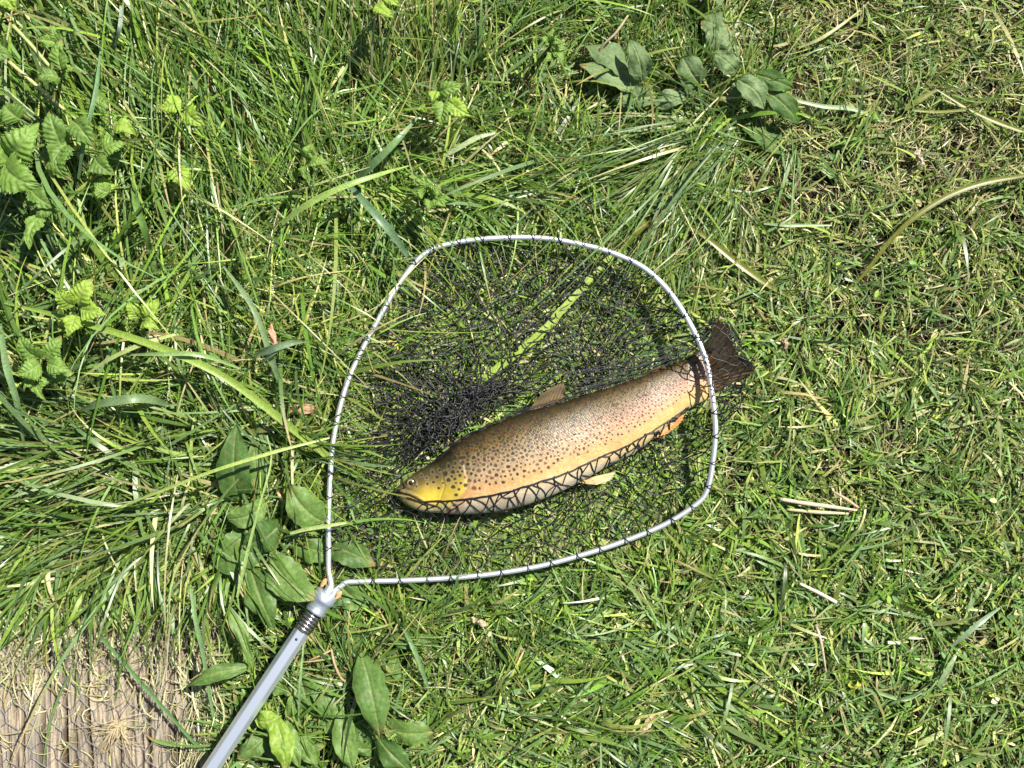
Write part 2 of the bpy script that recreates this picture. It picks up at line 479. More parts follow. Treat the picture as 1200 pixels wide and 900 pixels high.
# longer grass, tuft by tuft: cx cy sx sy n az spread L w e0 (deg) weights
TALL = [
    # ---- upper left, lying from upper left to lower right and back
    (110, 90, 130, 90, 560, 128, 24, .150, .0034, 48, (6, .7, .9, 2)),
    (110, 120, 140, 110, 520, -48, 24, .130, .0032, 45, (6, .9, .9, 2)),
    (250, 130, 110, 110, 900, -60, 22, .120, .0028, 52, (7, 1, .5, 1.4)),
    (260, 170, 110, 110, 620, 118, 24, .120, .0030, 55, (7, 1, .5, 1.8)),
    (380, 80, 80, 80, 800, 100, 22, .110, .0025, 62, (8, 1, .3, 1.0)),
    (400, 150, 90, 90, 700, -75, 40, .095, .0025, 58, (8, 1, .5, 1.0)),
    (490, 70, 60, 70, 520, 92, 22, .100, .0022, 66, (5, 3, .6, .6)),
    (580, 60, 80, 60, 380, 60, 60, .085, .0028, 50, (7, 1, .4, 2)),
    (560, 190, 110, 60, 620, 20, 70, .080, .0028, 35, (7, 1, .9, 2)),
    # ---- left
    (60, 330, 90, 90, 480, 110, 45, .130, .0036, 45, (6, .8, .8, 3)),
    (150, 420, 110, 90, 560, 40, 70, .120, .0034, 42, (6, 1, .6, 2.5)),
    (250, 300, 110, 90, 760, -45, 40, .110, .0027, 48, (6, 1.5, .8, 1.4)),
    (330, 370, 90, 90, 620, 70, 60, .090, .0027, 48, (7, 1.2, .6, 1.4)),
    (240, 480, 110, 60, 520, 160, 60, .110, .0032, 40, (6, 1, .6, 2)),
    (90, 540, 100, 50, 620, 175, 26, .150, .0031, 36, (7, 1.2, .8, 1.2)),
    (170, 600, 100, 40, 560, 205, 40, .120, .0030, 36, (7, 1, .8, 1.4)),
    (60, 640, 80, 30, 380, 200, 30, .120, .0034, 35, (8, 1, .5, 1)),
    (190, 652, 90, 16, 150, -95, 25, .085, .0036, 42, (8, .8, .2, 2)),
    (70, 655, 60, 14, 80, -110, 24, .085, .0038, 40, (8, .8, .2, 2)),
    (238, 690, 18, 35, 90, -70, 30, .080, .0026, 50, (6, 2, .7, 1)),
    # ---- centre top
    (430, 250, 60, 60, 520, 70, 60, .085, .0027, 48, (7, 1.2, .5, 1.4)),
    (480, 230, 90, 45, 380, -40, 50, .085, .0030, 38, (7, 1.2, .5, 1.8)),
    (660, 190, 110, 60, 540, -20, 70, .065, .0026, 40, (7, 1.2, .9, 1.4)),
    (770, 60, 110, 60, 520, 100, 50, .070, .0026, 50, (7, 1.4, .6, 1.0)),
    (800, 110, 60, 25, 320, 80, 40, .055, .0020, 60, (7, 2.5, .4, .6)),
    # ---- swept tuft under the dock at the top
    (840, 165, 42, 16, 560, 222, 15, .125, .0021, 20, (8, .8, .8, 3)),
    (800, 165, 50, 18, 380, 205, 14, .120, .0020, 18, (8, .8, .8, 3)),
    (790, 215, 50, 30, 420, 218, 18, .095, .0019, 20, (8, .8, .8, 3)),
    (830, 235, 40, 30, 260, 240, 22, .080, .0019, 22, (8, .8, .8, 3)),
    (700, 195, 60, 30, 240, 200, 26, .100, .0024, 24, (7, .8, .6, 3)),
    # ---- round the net on the left and below
    (345, 560, 40, 90, 300, -70, 70, .080, .0028, 40, (7, 1, .5, 2)),
    (440, 730, 70, 40, 320, 60, 70, .060, .0028, 40, (7, 1.4, .4, 1.4)),
    (560, 760, 120, 70, 900, 60, 40, .055, .0027, 45, (8, 1.6, .5, 1.2)),
    (680, 850, 120, 60, 720, 25, 26, .065, .0035, 28, (7, 1, .4, 3)),
    (720, 720, 120, 60, 520, 150, 50, .060, .0032, 30, (7, 1, .4, 3)),
    (770, 790, 90, 50, 320, -35, 26, .075, .0038, 26, (7, 1.2, .4, 3)),
    (340, 850, 80, 40, 240, 60, 60, .060, .0030, 42, (8, 1.2, .3, 1.4)),
    (300, 615, 55, 60, 150, -60, 80, .095, .0032, 55, (6, 1.4, .5, 2)),
    (400, 810, 60, 50, 120, 60, 80, .075, .0030, 55, (7, 1.4, .4, 2)),
    (800, 90, 90, 40, 150, 40, 80, .070, .0028, 50, (6, 1.4, .5, 2)),
    # ---- sparse longer blades on the lawn
    (1000, 760, 170, 130, 760, 20, 120, .055, .0034, 22, (7, 1, .5, 3)),
    (1000, 450, 170, 170, 700, 10, 120, .042, .0026, 22, (6, 1.6, .9, 2.4)),
    (1020, 150, 160, 130, 620, 30, 120, .045, .0021, 28, (6, 2.2, 1, 1.6)),
    (900, 640, 80, 90, 380, 150, 70, .050, .0034, 22, (7, 1, .5, 3)),
]
def build_tall():
    b = Blades()
    for (cx, cy, sx, sy, n, az, sp, L, w, e0, wt) in TALL:
        n = int(n * .86); sp = sp * 1.2
        px = rng.normal(cx, sx * .62, n); py = rng.normal(cy, sy * .62, n)
        # clump the roots
        k0 = max(3, n // 30)
        ci = rng.integers(0, k0, n)
        ccx = rng.normal(cx, sx * .7, k0)[ci]; ccy = rng.normal(cy, sy * .7, k0)[ci]
        m = rng.random(n) < .78
        px = np.where(m, ccx + rng.normal(0, 7, n), px); py = np.where(m, ccy + rng.normal(0, 7, n), py)
        q = ~inside_net(px, py) & (px > -160) & (px < 1360) & (py > -160) & (py < 1060) & ~board_mask(px, py - 0)
        q &= rng.random(n) > .85 * np.clip(np.exp(-(((px - 615) / 50.) ** 2 + ((py - 62) / 42.) ** 2)) + np.exp(-(((px - 695) / 60.) ** 2 + ((py - 142) / 24.) ** 2)), 0, 1)
        px, py, ci = px[q], py[q], ci[q]; n = len(px)
        x = (px - 600) / 1000; y = (450 - py) / 1000
        w = w * .86
        Ls = L * rng.gamma(7, 1 / 7., n)
        a = R(az) + rng.normal(0, R(sp) * .8, n) + rng.normal(0, R(sp) * .5, 5000)[ci]
        e = R(e0) + rng.normal(0, .22, n)
        b.add(x, y, a, Ls, w * (rng.uniform(.45, 1.3, n) + .9 * (rng.random(n) < .10)), np.clip(e, .05, 1.45), rng.uniform(-1.0, .25, n) - .25 * (L > .09),
              pick(n, wt) * rng.uniform(.68, 1.12), K=7, z0=rng.uniform(0, .006, n), minz=rng.uniform(.004, .022, n), tip_dry=.14,
              twist=rng.normal(0, .22, n), fold=False)
    return b.build("tall_grass", M_grass, "long uncut green grass blades leaning over at the left and top", "tall grass")
build_tall()

# blades growing up through the net bottom
def build_net_grass():
    b = Blades()
    n = 5200
    px = rng.uniform(390, 835, n); py = rng.uniform(285, 675, n)
    k_ = rng.random(n) > 1.3 * np.exp(-(((px - 510) / 50.) ** 2 + ((py - 504) / 38.) ** 2)); px, py = px[k_], py[k_]; n = len(px)
    x = (px - 600) / 1000; y = (450 - py) / 1000
    b.add(x, y, rng.normal(R(62), .75, n), rng.uniform(.018, .050, n), rng.uniform(.0014, .0030, n), rng.uniform(.1, .55, n),
          rng.uniform(-.5, .1, n), pick(n, (7, 2.2, .5, 1)) * 1.12, K=4, z0=rng.uniform(0, .008, n), minz=rng.uniform(.002, .012, n))
    b.build("flattened_grass", M_grass, "flattened bright green grass seen through the net mesh", "flattened grass")
build_net_grass()

# ------------------------------------------------------------------ broad leaves
def leaf_mesh(base, tip, width, arch=.01, kind='dock', col=(.10, .19, .05), rib=(.27, .34, .11), droop=.15, bend=0., roll=0., seed=0, nu=40, nv=14):
    """base, tip: world points. Leaf surface with midrib, side veins, wavy or toothed edge, 0.4 mm thick veins as relief"""
    r = np.random.default_rng(seed)
    base = np.asarray(base, float); tip = np.asarray(tip, float)
    ax = tip - base; Lh = np.linalg.norm(ax); ax = ax / Lh
    side = np.cross([0, 0, 1], ax); side /= np.linalg.norm(side); up = np.cross(ax, side)
    roll = roll + float(r.normal(0, .22)); arch = arch * float(r.uniform(.7, 1.6))
    if roll:
        side, up = side * math.cos(roll) + up * math.sin(roll), up * math.cos(roll) - side * math.sin(roll)
    u = np.linspace(0, 1, nu); v = np.linspace(-1, 1, 2 * nv + 1)
    U, Vv = np.meshgrid(u, v, indexing='ij')
    if kind == 'dock':
        prof = np.sin(np.pi * np.clip(U, 0, 1) ** .85) ** .72 * (1 - .15 * U)
        prof = np.where(U < .08, np.maximum(prof * (U / .08), .05), prof)
    elif kind == 'oval':
        prof = np.sqrt(np.clip(1 - (2 * U ** .95 - 1) ** 2, 0, 1)) * .98 + .02
    elif kind == 'lance':
        prof = np.sin(np.pi * U ** .8) ** .9
    else:  # serrate
        prof = np.sin(np.pi * U ** .62) ** .85 * (1 - .25 * U)
        saw = (U * 11 + .35) % 1
        prof = prof * (1 - .20 * saw * (np.abs(Vv) > .8) - .10 * ((U * 33) % 1) * (np.abs(Vv) > .9))
        prof = np.maximum(prof, .02)
    wav = .05 * np.sin(U * 14 + r.uniform(0, 6) + 2.2 * (Vv > 0)) + .03 * np.sin(U * 37 + r.uniform(0, 6) + (Vv > 0)) + .10 * (vnoise(U * 7 + seed, (Vv > 0) * 3.7 + 0 * U) - .5)
    bend = bend + width * r.uniform(-.12, .12)
    width = width * r.uniform(.92, 1.05)
    prof = prof * (1 + wav * (kind != 'serrate'))
    hw = width / 2 * prof
    cen = base + ax * (U[..., None] * Lh) + up * (arch * 4 * U * (1 - U))[..., None] + side * (bend * 4 * U * (1 - U))[..., None]
    # V fold along the midrib, edge droop and ruffles
    av = np.abs(Vv)
    nveins = 7 if kind == 'serrate' else 8
    ph = U * nveins + .25 * (vnoise(U * 5 + seed, (Vv > 0) * 2.3 + 0 * U) - .5) - av * (1.5 if kind == 'serrate' else .9)
    vein = np.cos(2 * np.pi * ph)
    pleat = (.0008 if kind == 'serrate' else .00022) * vein * np.minimum(1, av * 3) * (prof > .1) * (width / .04)
    ruf = (.0020 if kind == 'serrate' else .0032) * np.sin(U * 11 + r.uniform(0, 6) + (Vv > 0) * 2.4) * av ** 2 + .0030 * (fbm(U * 4 + seed, Vv * 2 + 7, 2) - .5)
    z = hw * (.28 * av - droop * av ** 2 * 2) + pleat + ruf
    z -= .0010 * np.exp(-(av / .06) ** 2)
    Pp = cen + side * (hw * Vv)[..., None] + up * z[..., None]
    c = np.asarray(col) * (1 + .16 * (fbm(U * 6 + seed, Vv * 4 + 3, 3) - .5)[..., None] * 2)
    veinline = np.clip((vein - .90) / .10, 0, 1) * (.26 if kind == 'serrate' else .13) * (1 - av * .6)
    mid = np.exp(-(Vv * hw / .0011) ** 2)
    m = np.clip(np.maximum(mid * .62 * (1 - .5 * U), veinline), 0, 1)[..., None]
    c = c * (1 - m) + np.asarray(rib) * m
    # browned tip on some leaves, browned specks
    if r.random() < .4:
        bt = (sstep(.86 - .1 * r.random(), 1.0, U + .08 * (fbm(U * 9, Vv * 3, 2) - .5)) * .7)[..., None]
        c = c * (1 - bt) + np.array([.26, .19, .07]) * bt
    sp = sstep(.76, .80, vnoise(U * 26 + seed * 3.1, Vv * 11 + seed))[..., None] * .35
    c = c * (1 - sp) + np.array([.16, .10, .04]) * sp
    nV = 2 * nv + 1
    idx = np.arange(nu * nV).reshape(nu, nV)
    Q = np.stack([idx[:-1, :-1], idx[1:, :-1], idx[1:, 1:], idx[:-1, 1:]], -1).reshape(-1, 4)
    return Pp.reshape(-1, 3), Q, c.reshape(-1, 3)

def add_leaf(parent, b, t, width, zb=.02, zt=.03, mat=None, name="leaf", **kw):
    V, Q, c = leaf_mesh(P(b[0], b[1], zb), P(t[0], t[1], zt), width / 1000., **kw)
    return obj(name, mesh_np(name, V, Q, c), mat or M_leaf, parent)

def add_stem(parent, pts, r0=.0016, r1=.0010, col=(.16, .22, .07), mat=None, name="stem"):
    p = np.array([P(a, b, z) for a, b, z in pts])
    p = resample(p, 14)
    V, Q = tubes(p, np.linspace(r0, r1, 14)[None], 6, caps=True)
    return obj(name, mesh_np(name, V, Q, np.array(col)), mat or M_leaf, parent)

DG = (.060, .125, .026); DG2 = (.088, .165, .036); DG3 = (.125, .215, .050); YG = (.20, .31, .040)
def plant(name, label, cat, root, leaves, stems=(), group=None, mat=None):
    lift = .045 if name in ('bramble_plant', 'nettle_plant') else (.006 if root[1] > 600 and root[0] < 360 else .0)
    t = thing(name, label, cat, P(root[0], root[1], float(ground_z((root[0] - 600) / 1000., (450 - root[1]) / 1000.))), group)
    for i, l in enumerate(leaves):
        b, tp, w, zb, zt, kw = l
        zb += lift; zt += lift
        w = w * (1.15 if kw.get('kind') == 'serrate' else .92)
        add_stem(t, [(root[0], root[1], 0.0), ((root[0] + b[0]) / 2, (root[1] + b[1]) / 2, zb * .75), (b[0], b[1], zb)], .0013, .0009, (.14, .20, .05), mat)
        add_leaf(t, b, tp, w, zb, zt, mat=mat, seed=int(root[0] * 7 + root[1] + i * 13), **kw)
    for s in stems: add_stem(t, [(a, b, z + (lift if z > 0 else 0)) for a, b, z in s])
    return t

plant("dock_plant", "broad leaved dock plant beside the left rim of the net above the ferrule", "dock plant", (322, 640), [
    ((283, 590), (278, 497), 47, .025, .060, dict(kind='dock', col=DG, arch=.012)),
    ((304, 588), (297, 512), 26, .020, .035, dict(kind='dock', col=DG2, arch=.006)),
    ((312, 588), (266, 608), 30, .030, .042, dict(kind='oval', col=DG3, arch=.010)),
    ((382, 612), (338, 566), 46, .030, .045, dict(kind='dock', col=DG3, arch=.010)),
    ((304, 628), (252, 664), 52, .020, .028, dict(kind='oval', col=DG2, arch=.008)),
    ((330, 612), (285, 640), 46, .022, .034, dict(kind='oval', col=DG, arch=.006)),
    ((316, 652), (373, 702), 52, .030, .040, dict(kind='dock', col=DG3, arch=.010)),
    ((293, 664), (322, 738), 40, .020, .030, dict(kind='dock', col=DG2, arch=.008)),
    ((345, 640), (395, 655), 34, .016, .022, dict(kind='dock', col=DG2, arch=.004)),
], [[(322, 640, .0), (300, 620, .02), (284, 592, .025)], [(322, 640, 0), (345, 630, .02), (378, 614, .03)],
    [(322, 640, 0), (318, 645, .02), (316, 652, .03)], [(322, 640, .0), (318, 615, .02), (312, 590, .03)]])

plant("dock_plant", "dock plant with pale leaves where the two rim bars enter the ferrule", "dock plant", (392, 668), [
    ((383, 640), (440, 664), 40, .020, .030, dict(kind='dock', col=DG, arch=.010, roll=-.35)),
    ((388, 672), (434, 711), 44, .014, .022, dict(kind='dock', col=DG3, arch=.006)),
    ((380, 632), (402, 596), 26, .012, .018, dict(kind='dock', col=DG2, arch=.003)),
], [])

plant("dock_plant", "long leaved dock plant with water drops below the net handle", "dock plant", (400, 830), [
    ((423, 765), (446, 866), 42, .030, .045, dict(kind='lance', col=DG2, arch=.014)),
    ((448, 850), (512, 856), 36, .020, .030, dict(kind='dock', col=DG3, arch=.008)),
    ((440, 860), (486, 905), 30, .030, .030, dict(kind='lance', col=DG, arch=.012)),
    ((400, 832), (415, 905), 30, .028, .034, dict(kind='lance', col=DG3, arch=.010)),
    ((352, 792), (372, 838), 34, .016, .022, dict(kind='dock', col=DG2, arch=.006)),
    ((372, 790), (392, 850), 32, .018, .020, dict(kind='dock', col=DG2, arch=.006)),
    ((455, 748), (508, 752), 20, .020, .030, dict(kind='lance', col=DG, arch=.006)),
    ((425, 760), (392, 728), 24, .014, .020, dict(kind='lance', col=DG2, arch=.006)),
], [[(400, 830, 0), (410, 800, .02), (423, 766, .03)], [(400, 830, 0), (425, 850, .02), (442, 858, .03)]])

plant("dock_plant", "yellow green dock plant under the lower left of the net handle", "dock plant", (328, 850), [
    ((300, 842), (330, 838), 30, .030, .036, dict(kind='dock', col=YG, arch=.008)),
    ((322, 838), (335, 905), 30, .030, .034, dict(kind='lance', col=YG, arch=.012)),
    ((335, 845), (352, 900), 24, .024, .030, dict(kind='lance', col=DG3, arch=.010)),
    ((312, 862), (278, 888), 30, .016, .022, dict(kind='dock', col=DG2, arch=.006)),
    ((345, 860), (372, 896), 26, .016, .024, dict(kind='lance', col=DG3, arch=.008)),
    ((318, 800), (344, 812), 26, .016, .022, dict(kind='dock', col=DG3, arch=.006)),
])
plant("plantain_leaf", "single narrow dark green leaf pointing left over the timber edge", "leaf", (296, 790),
      [((294, 781), (220, 805), 21, .030, .034, dict(kind='lance', col=DG2, arch=.010))])
plant("plantain_leaf", "long folded leaf curving down between dock plant and timber", "leaf", (262, 700),
      [((268, 712), (296, 786), 17, .030, .030, dict(kind='lance', col=DG3, arch=.010, bend=.006))])

# bramble / raspberry with toothed pleated leaves at the left edge
B1 = (.150, .260, .045); B2 = (.105, .195, .035); B3 = (.24, .36, .045)
def tri(c, ang, L, w, z, col, **kw):
    """three leaflets from a point"""
    out = []
    for k, da in enumerate((0, 72, -72)):
        a = R(ang + da); l = L * (1 if k == 0 else .82)
        b = (c[0] + (.12 * L) * math.cos(a), c[1] - (.12 * L) * math.sin(a))
        t = (c[0] + l * math.cos(a), c[1] - l * math.sin(a))
        out.append((b, t, w * (1 if k == 0 else .85), z, z + .006, dict(kind='serrate', col=col, arch=.006, **kw)))
    return out
plant("bramble_plant", "bramble plant with large bright toothed leaves at the left edge", "bramble", (8, 200), [
    ((12, 184), (46, 144), 44, .080, .088, dict(kind='serrate', col=B1, arch=.010)),
    ((6, 192), (50, 218), 46, .082, .088, dict(kind='serrate', col=B1, arch=.010)),
    ((10, 190), (-26, 168), 40, .078, .084, dict(kind='serrate', col=B1, arch=.010)),
    ((36, 222), (66, 244), 30, .050, .060, dict(kind='serrate', col=B2, arch=.006)),
    ((50, 252), (34, 292), 24, .050, .056, dict(kind='serrate', col=B1, arch=.006)),
    ((62, 236), (44, 260), 22, .046, .050, dict(kind='serrate', col=B2, arch=.006)),
], [[(8, 200, .0), (14, 195, .05), (9, 188, .08)], [(9, 188, .08), (40, 226, .05), (50, 252, .05)]])
plant("bramble_plant", "bramble plant with mid green leaves right of the left edge cluster", "bramble", (74, 170), [
    ((72, 170), (58, 128), 34, .050, .056, dict(kind='serrate', col=B2, arch=.006)),
    ((86, 142), (112, 174), 32, .060, .060, dict(kind='serrate', col=B2, arch=.006)),
    ((80, 168), (62, 198), 34, .050, .056, dict(kind='serrate', col=B2, arch=.006)),
    ((72, 176), (84, 212), 32, .050, .054, dict(kind='serrate', col=B2, arch=.006)),
    ((24, 140), (6, 122), 30, .050, .052, dict(kind='serrate', col=B2, arch=.006)),
    ((120, 178), (150, 168), 26, .050, .052, dict(kind='serrate', col=B1, arch=.006)),
    ((112, 186), (136, 206), 28, .045, .050, dict(kind='serrate', col=B2, arch=.006)),
    ((128, 226), (110, 214), 22, .045, .050, dict(kind='serrate', col=B1, arch=.006)),
])
plant("nettle_plant", "young nettle with upright toothed leaf pair in the top left corner", "nettle", (72, 88), [
    ((72, 82), (72, 46), 25, .090, .096, dict(kind='serrate', col=B1, arch=.006)),
    ((70, 92), (42, 96), 20, .085, .088, dict(kind='serrate', col=B2, arch=.006)),
    ((76, 90), (88, 78), 18, .080, .086, dict(kind='serrate', col=B1, arch=.004)),
    ((66, 50), (42, 46), 14, .096, .098, dict(kind='serrate', col=B1, arch=.004)),
    ((68, 48), (60, 28), 14, .096, .100, dict(kind='serrate', col=B1, arch=.004)),
], [[(72, 88, .0), (73, 92, .05), (72, 84, .09)]])
plant("bramble_plant", "bramble leaves cut by the frame at the top left corner", "bramble", (4, 20), [
    ((2, -6), (20, 14), 24, .09, .09, dict(kind='serrate', col=B3, arch=.006)),
    ((-14, 16), (12, 14), 18, .07, .072, dict(kind='serrate', col=B1, arch=.006)),
    ((-20, 62), (16, 66), 34, .075, .078, dict(kind='serrate', col=B2, arch=.006)),
    ((-12, 92), (8, 112), 30, .065, .066, dict(kind='serrate', col=B1, arch=.006)),
])
plant("bramble_plant", "three toothed leaflets in full sun above the long reed blade", "bramble", (92, 368),
      tri((90, 362), 60, 42, 30, .055, B3) + tri((90, 366), -110, 30, 24, .050, B3)[:1])
plant("bramble_plant", "three toothed leaflets below the start of the long reed blade", "bramble", (52, 424),
      tri((52, 424), 130, 44, 32, .045, B1) + tri((52, 424), -20, 36, 24, .045, B1)[:1])
plant("bramble_plant", "small pair of leaves beside the reed blade near its highest point", "bramble", (165, 378),
      tri((164, 376), 50, 34, 26, .050, B3))
plant("bramble_plant", "small bramble sprig of pale leaves low at the left under the folded blade", "bramble", (46, 450),
      tri((44, 446), -70, 24, 18, .030, B1) + [((66, 444), (88, 436), 18, .03, .032, dict(kind='serrate', col=B1, arch=.004))])
plant("bramble_plant", "bright yellow green leaves half hidden under grass in the upper left", "bramble", (205, 135),
      [((214, 120), (186, 128), 28, .05, .05, dict(kind='serrate', col=B3, arch=.005)),
       ((218, 128), (240, 148), 24, .045, .05, dict(kind='serrate', col=B3, arch=.005)),
       ((134, 148), (160, 160), 20, .06, .06, dict(kind='serrate', col=B3, arch=.005))])
plant("bramble_plant", "yellow leaf showing between grass blades left of the centre top", "bramble", (216, 215),
      [((204, 196), (222, 226), 24, .04, .04, dict(kind='serrate', col=B3, arch=.005)),
       ((112, 222), (138, 218), 22, .035, .035, dict(kind='serrate', col=B3, arch=.005))])
plant("bramble_plant", "bramble sprig with curled leaves in the grass at the centre top", "bramble", (525, 125), [
    ((512, 108), (545, 98), 20, .05, .06, dict(kind='serrate', col=B1, arch=.005)),
    ((520, 118), (516, 146), 22, .05, .05, dict(kind='serrate', col=B1, arch=.005)),
    ((526, 118), (556, 136), 24, .05, .05, dict(kind='serrate', col=B3, arch=.005)),
    ((512, 106), (508, 126), 12, .05, .05, dict(kind='serrate', col=B3, arch=.005)),
    ((492, 124), (500, 132), 10, .05, .05, dict(kind='serrate', col=B3, arch=.003))])
plant("bramble_plant", "small bramble sprig just above the top of the net rim", "bramble", (500, 228),
      tri((500, 226), 100, 24, 18, .035, B1) + tri((504, 232), -30, 22, 16, .03, B1))
plant("bramble_plant", "small bramble sprig in long grass right of the yellow leaf", "bramble", (362, 192),
      tri((358, 190), -5, 30, 18, .05, B1))
plant("bramble_plant", "small leafy sprig in the dark gap at the centre top", "bramble", (645, 55),
      tri((645, 52), 80, 20, 13, .035, B1) + tri((648, 60), -60, 22, 13, .03, B1))
plant("bramble_plant", "pale leaf cluster at the top edge above the centre sprig", "bramble", (452, 10),
      [((440, 6), (462, 22), 20, .06, .06, dict(kind='serrate', col=B3, arch=.005)),
       ((452, -4), (470, 8), 16, .06, .06, dict(kind='serrate', col=B3, arch=.005))])

rb = np.random.default_rng(77)
ex = []
for k in range(17):
    bx, by = rb.uniform(10, 150), rb.uniform(95, 300); a_ = rb.uniform(0, 6.283); l_ = rb.uniform(20, 36)
    ex.append(((bx, by), (bx + l_ * math.cos(a_), by + l_ * math.sin(a_)), l_ * .8, rb.uniform(.0, .02), rb.uniform(.0, .02), dict(kind='serrate', col=(B1, B2, B2)[k % 3], arch=.006)))
plant("bramble_plant", "low spreading bramble with mid green leaves shaded by the grass at the left edge", "bramble", (78, 205), ex)
ex = []
for k in range(15):
    bx, by = rb.uniform(322, 470), rb.uniform(748, 900); a_ = rb.uniform(0, 6.283); l_ = rb.uniform(24, 58)
    if bx < 360 and by < 800: bx += 40
    ex.append(((bx, by), (bx + l_ * math.cos(a_), by + l_ * math.sin(a_)), l_ * rb.uniform(.35, .6), .010 + rb.uniform(.0, .012), .012 + rb.uniform(.0, .016), dict(kind=('dock', 'lance')[k % 2], col=(DG, DG2, DG3)[k % 3], arch=.006)))
plant("dock_plant", "low dark dock leaves overlapping beneath the wet dock leaf right of the handle", "dock plant", (395, 822), ex)

# greyish dock at the top
GD = (.140, .210, .085); GD2 = (.115, .180, .070); GD3 = (.165, .240, .105)
plant("comfrey_plant", "grey green dock plant with broad leaves above the swept grass", "dock plant", (868, 92), [
    ((822, 100), (800, 66), 34, .03, .04, dict(kind='oval', col=GD2, arch=.006)),
    ((862, 82), (838, 62), 28, .04, .055, dict(kind='oval', col=GD, arch=.008)),
    ((862, 92), (896, 128), 34, .050, .040, dict(kind='dock', col=GD, arch=.012)),
    ((884, 86), (930, 104), 24, .045, .035, dict(kind='dock', col=DG, arch=.010)),
    ((894, 104), (936, 146), 28, .040, .024, dict(kind='dock', col=DG, arch=.010)),
    ((870, 142), (920, 186), 38, .020, .016, dict(kind='dock', col=DG, arch=.006)),
    ((856, 96), (860, 120), 18, .04, .02, dict(kind='dock', col=GD2, arch=.006)),
    ((850, 40), (822, 24), 32, .03, .035, dict(kind='oval', col=GD2, arch=.006)),
    ((828, 60), (856, 32), 30, .035, .04, dict(kind='oval', col=GD, arch=.006)),
    ((842, 62), (868, 60), 20, .03, .03, dict(kind='oval', col=GD3, arch=.006)),
    ((846, 6), (818, -14), 30, .03, .04, dict(kind='oval', col=GD3, arch=.006)),
], [[(868, 92, 0), (858, 75, .03), (842, 62, .03)], [(868, 92, 0), (870, 88, .03), (862, 90, .05)]], mat=M_leaf_soft)
plant("comfrey_plant", "grey green dock plant with one upright leaf left of the swept grass", "dock plant", (745, 110), [
    ((752, 96), (738, 44), 30, .035, .060, dict(kind='dock', col=GD2, arch=.010)),
    ((742, 92), (684, 54), 40, .024, .030, dict(kind='dock', col=GD2, arch=.008)),
    ((748, 104), (678, 76), 34, .030, .036, dict(kind='dock', col=GD, arch=.008)),
    ((770, 112), (716, 116), 28, .024, .026, dict(kind='dock', col=GD, arch=.006)),
    ((764, 122), (816, 112), 26, .022, .026, dict(kind='dock', col=GD3, arch=.006)),
    ((742, 130), (722, 112), 18, .02, .022, dict(kind='oval', col=GD3, arch=.004)),
], mat=M_leaf_soft)

# ------------------------------------------------------------------ single long blades (things)
def ribbon(pts, w, fold=.25, n=60, roll=0., thick=None, notch=True):
    """pts: (px,py,z) list; w: list of widths in mm at even stations"""
    p = np.array([P(a, b, z) for a, b, z in pts])
    c = resample(p, n)
    t = np.gradient(c, axis=0); t /= np.linalg.norm(t, axis=1, keepdims=True)
    side = np.cross(np.array([0, 0, 1.]), t); side /= np.linalg.norm(side, axis=1, keepdims=True)
    up = np.cross(t, side)
    r = np.interp(np.linspace(0, 1, n), np.linspace(0, 1, len(np.atleast_1d(roll))), np.atleast_1d(roll))[:, None]
    side, up = side * np.cos(r) + up * np.sin(r), up * np.cos(r) - side * np.sin(r)
    ww = np.interp(np.linspace(0, 1, n), np.linspace(0, 1, len(w)), w) / 2000.
    vs = np.array([-1, -.55, 0, .55, 1])
    V = c[:, None] + side[:, None] * (ww[:, None, None] * vs[None, :, None]) + up[:, None] * (ww[:, None] * fold * np.abs(vs)[None])[..., None]
    idx = np.arange(n * 5).reshape(n, 5)
    Q = np.stack([idx[:-1, :-1], idx[1:, :-1], idx[1:, 1:], idx[:-1, 1:]], -1).reshape(-1, 4)
    return V.reshape(-1, 3), Q, n

def long_blade(label, pts, w, col, mat=None, name="grass_blade", cat="grass blade", rib=None, tipcol=None, roll=0., fold=.25, group=None):
    if pts[0][0] < 420 and pts[0][1] < 600: pts = [(a, b, z + .030 * math.sin(math.pi * (i + .6) / (len(pts) + .2))) for i, (a, b, z) in enumerate(pts)]
    V, Q, n = ribbon(pts, w, fold, roll=roll)
    u = np.repeat(np.linspace(0, 1, n), 5); v = np.tile([-1, -.55, 0, .55, 1], n)
    c = np.tile(np.asarray(col, float), (len(V), 1)) * (1 + .12 * np.sin(u * 37 + pts[0][0]) * .5 + .1 * (vnoise(u * 14, v * 2 + pts[0][1]) - .5))[:, None]
    if rib is not None:
        m = (np.abs(v) < .1)[:, None] * .6; c = c * (1 - m) + np.array(rib) * m
    if tipcol is not None:
        m = sstep(.75, 1, u)[:, None]; c = c * (1 - m) + np.array(tipcol) * m
    o = obj(name, mesh_np(name, V, Q, c), mat or M_grass, origin=P(*pts[0]))
    tag(o, label, cat, group)
    return o
REED = (.26, .36, .060); OL = (.125, .135, .016); PG = (.17, .27, .085)
long_blade("long broad yellow green reed blade arching from the left edge to the net rim",
           [(5, 355, .06), (60, 368, .065), (130, 388, .07), (200, 412, .068), (260, 440, .06), (310, 476, .05), (350, 508, .04), (386, 536, .03)],
           [2, 5, 7, 8, 8, 8, 8.5, 8], (.20, .29, .05), name="reed_blade", cat="reed blade")
long_blade("bright reed blade under the net mesh above the fish's back",
           [(556, 452, .020), (590, 426, .024), (630, 394, .026), (668, 352, .024), (705, 312, .022), (730, 290, .020)],
           [7, 9, 9.5, 9, 8, 6], REED, name="reed_blade", cat="reed blade")
long_blade("short olive reed blade sticking out above the net's upper right rim",
           [(728, 292, .022), (742, 276, .030), (760, 262, .034), (784, 258, .030)], [7, 7, 6, 2], OL, name="reed_blade", cat="reed blade")
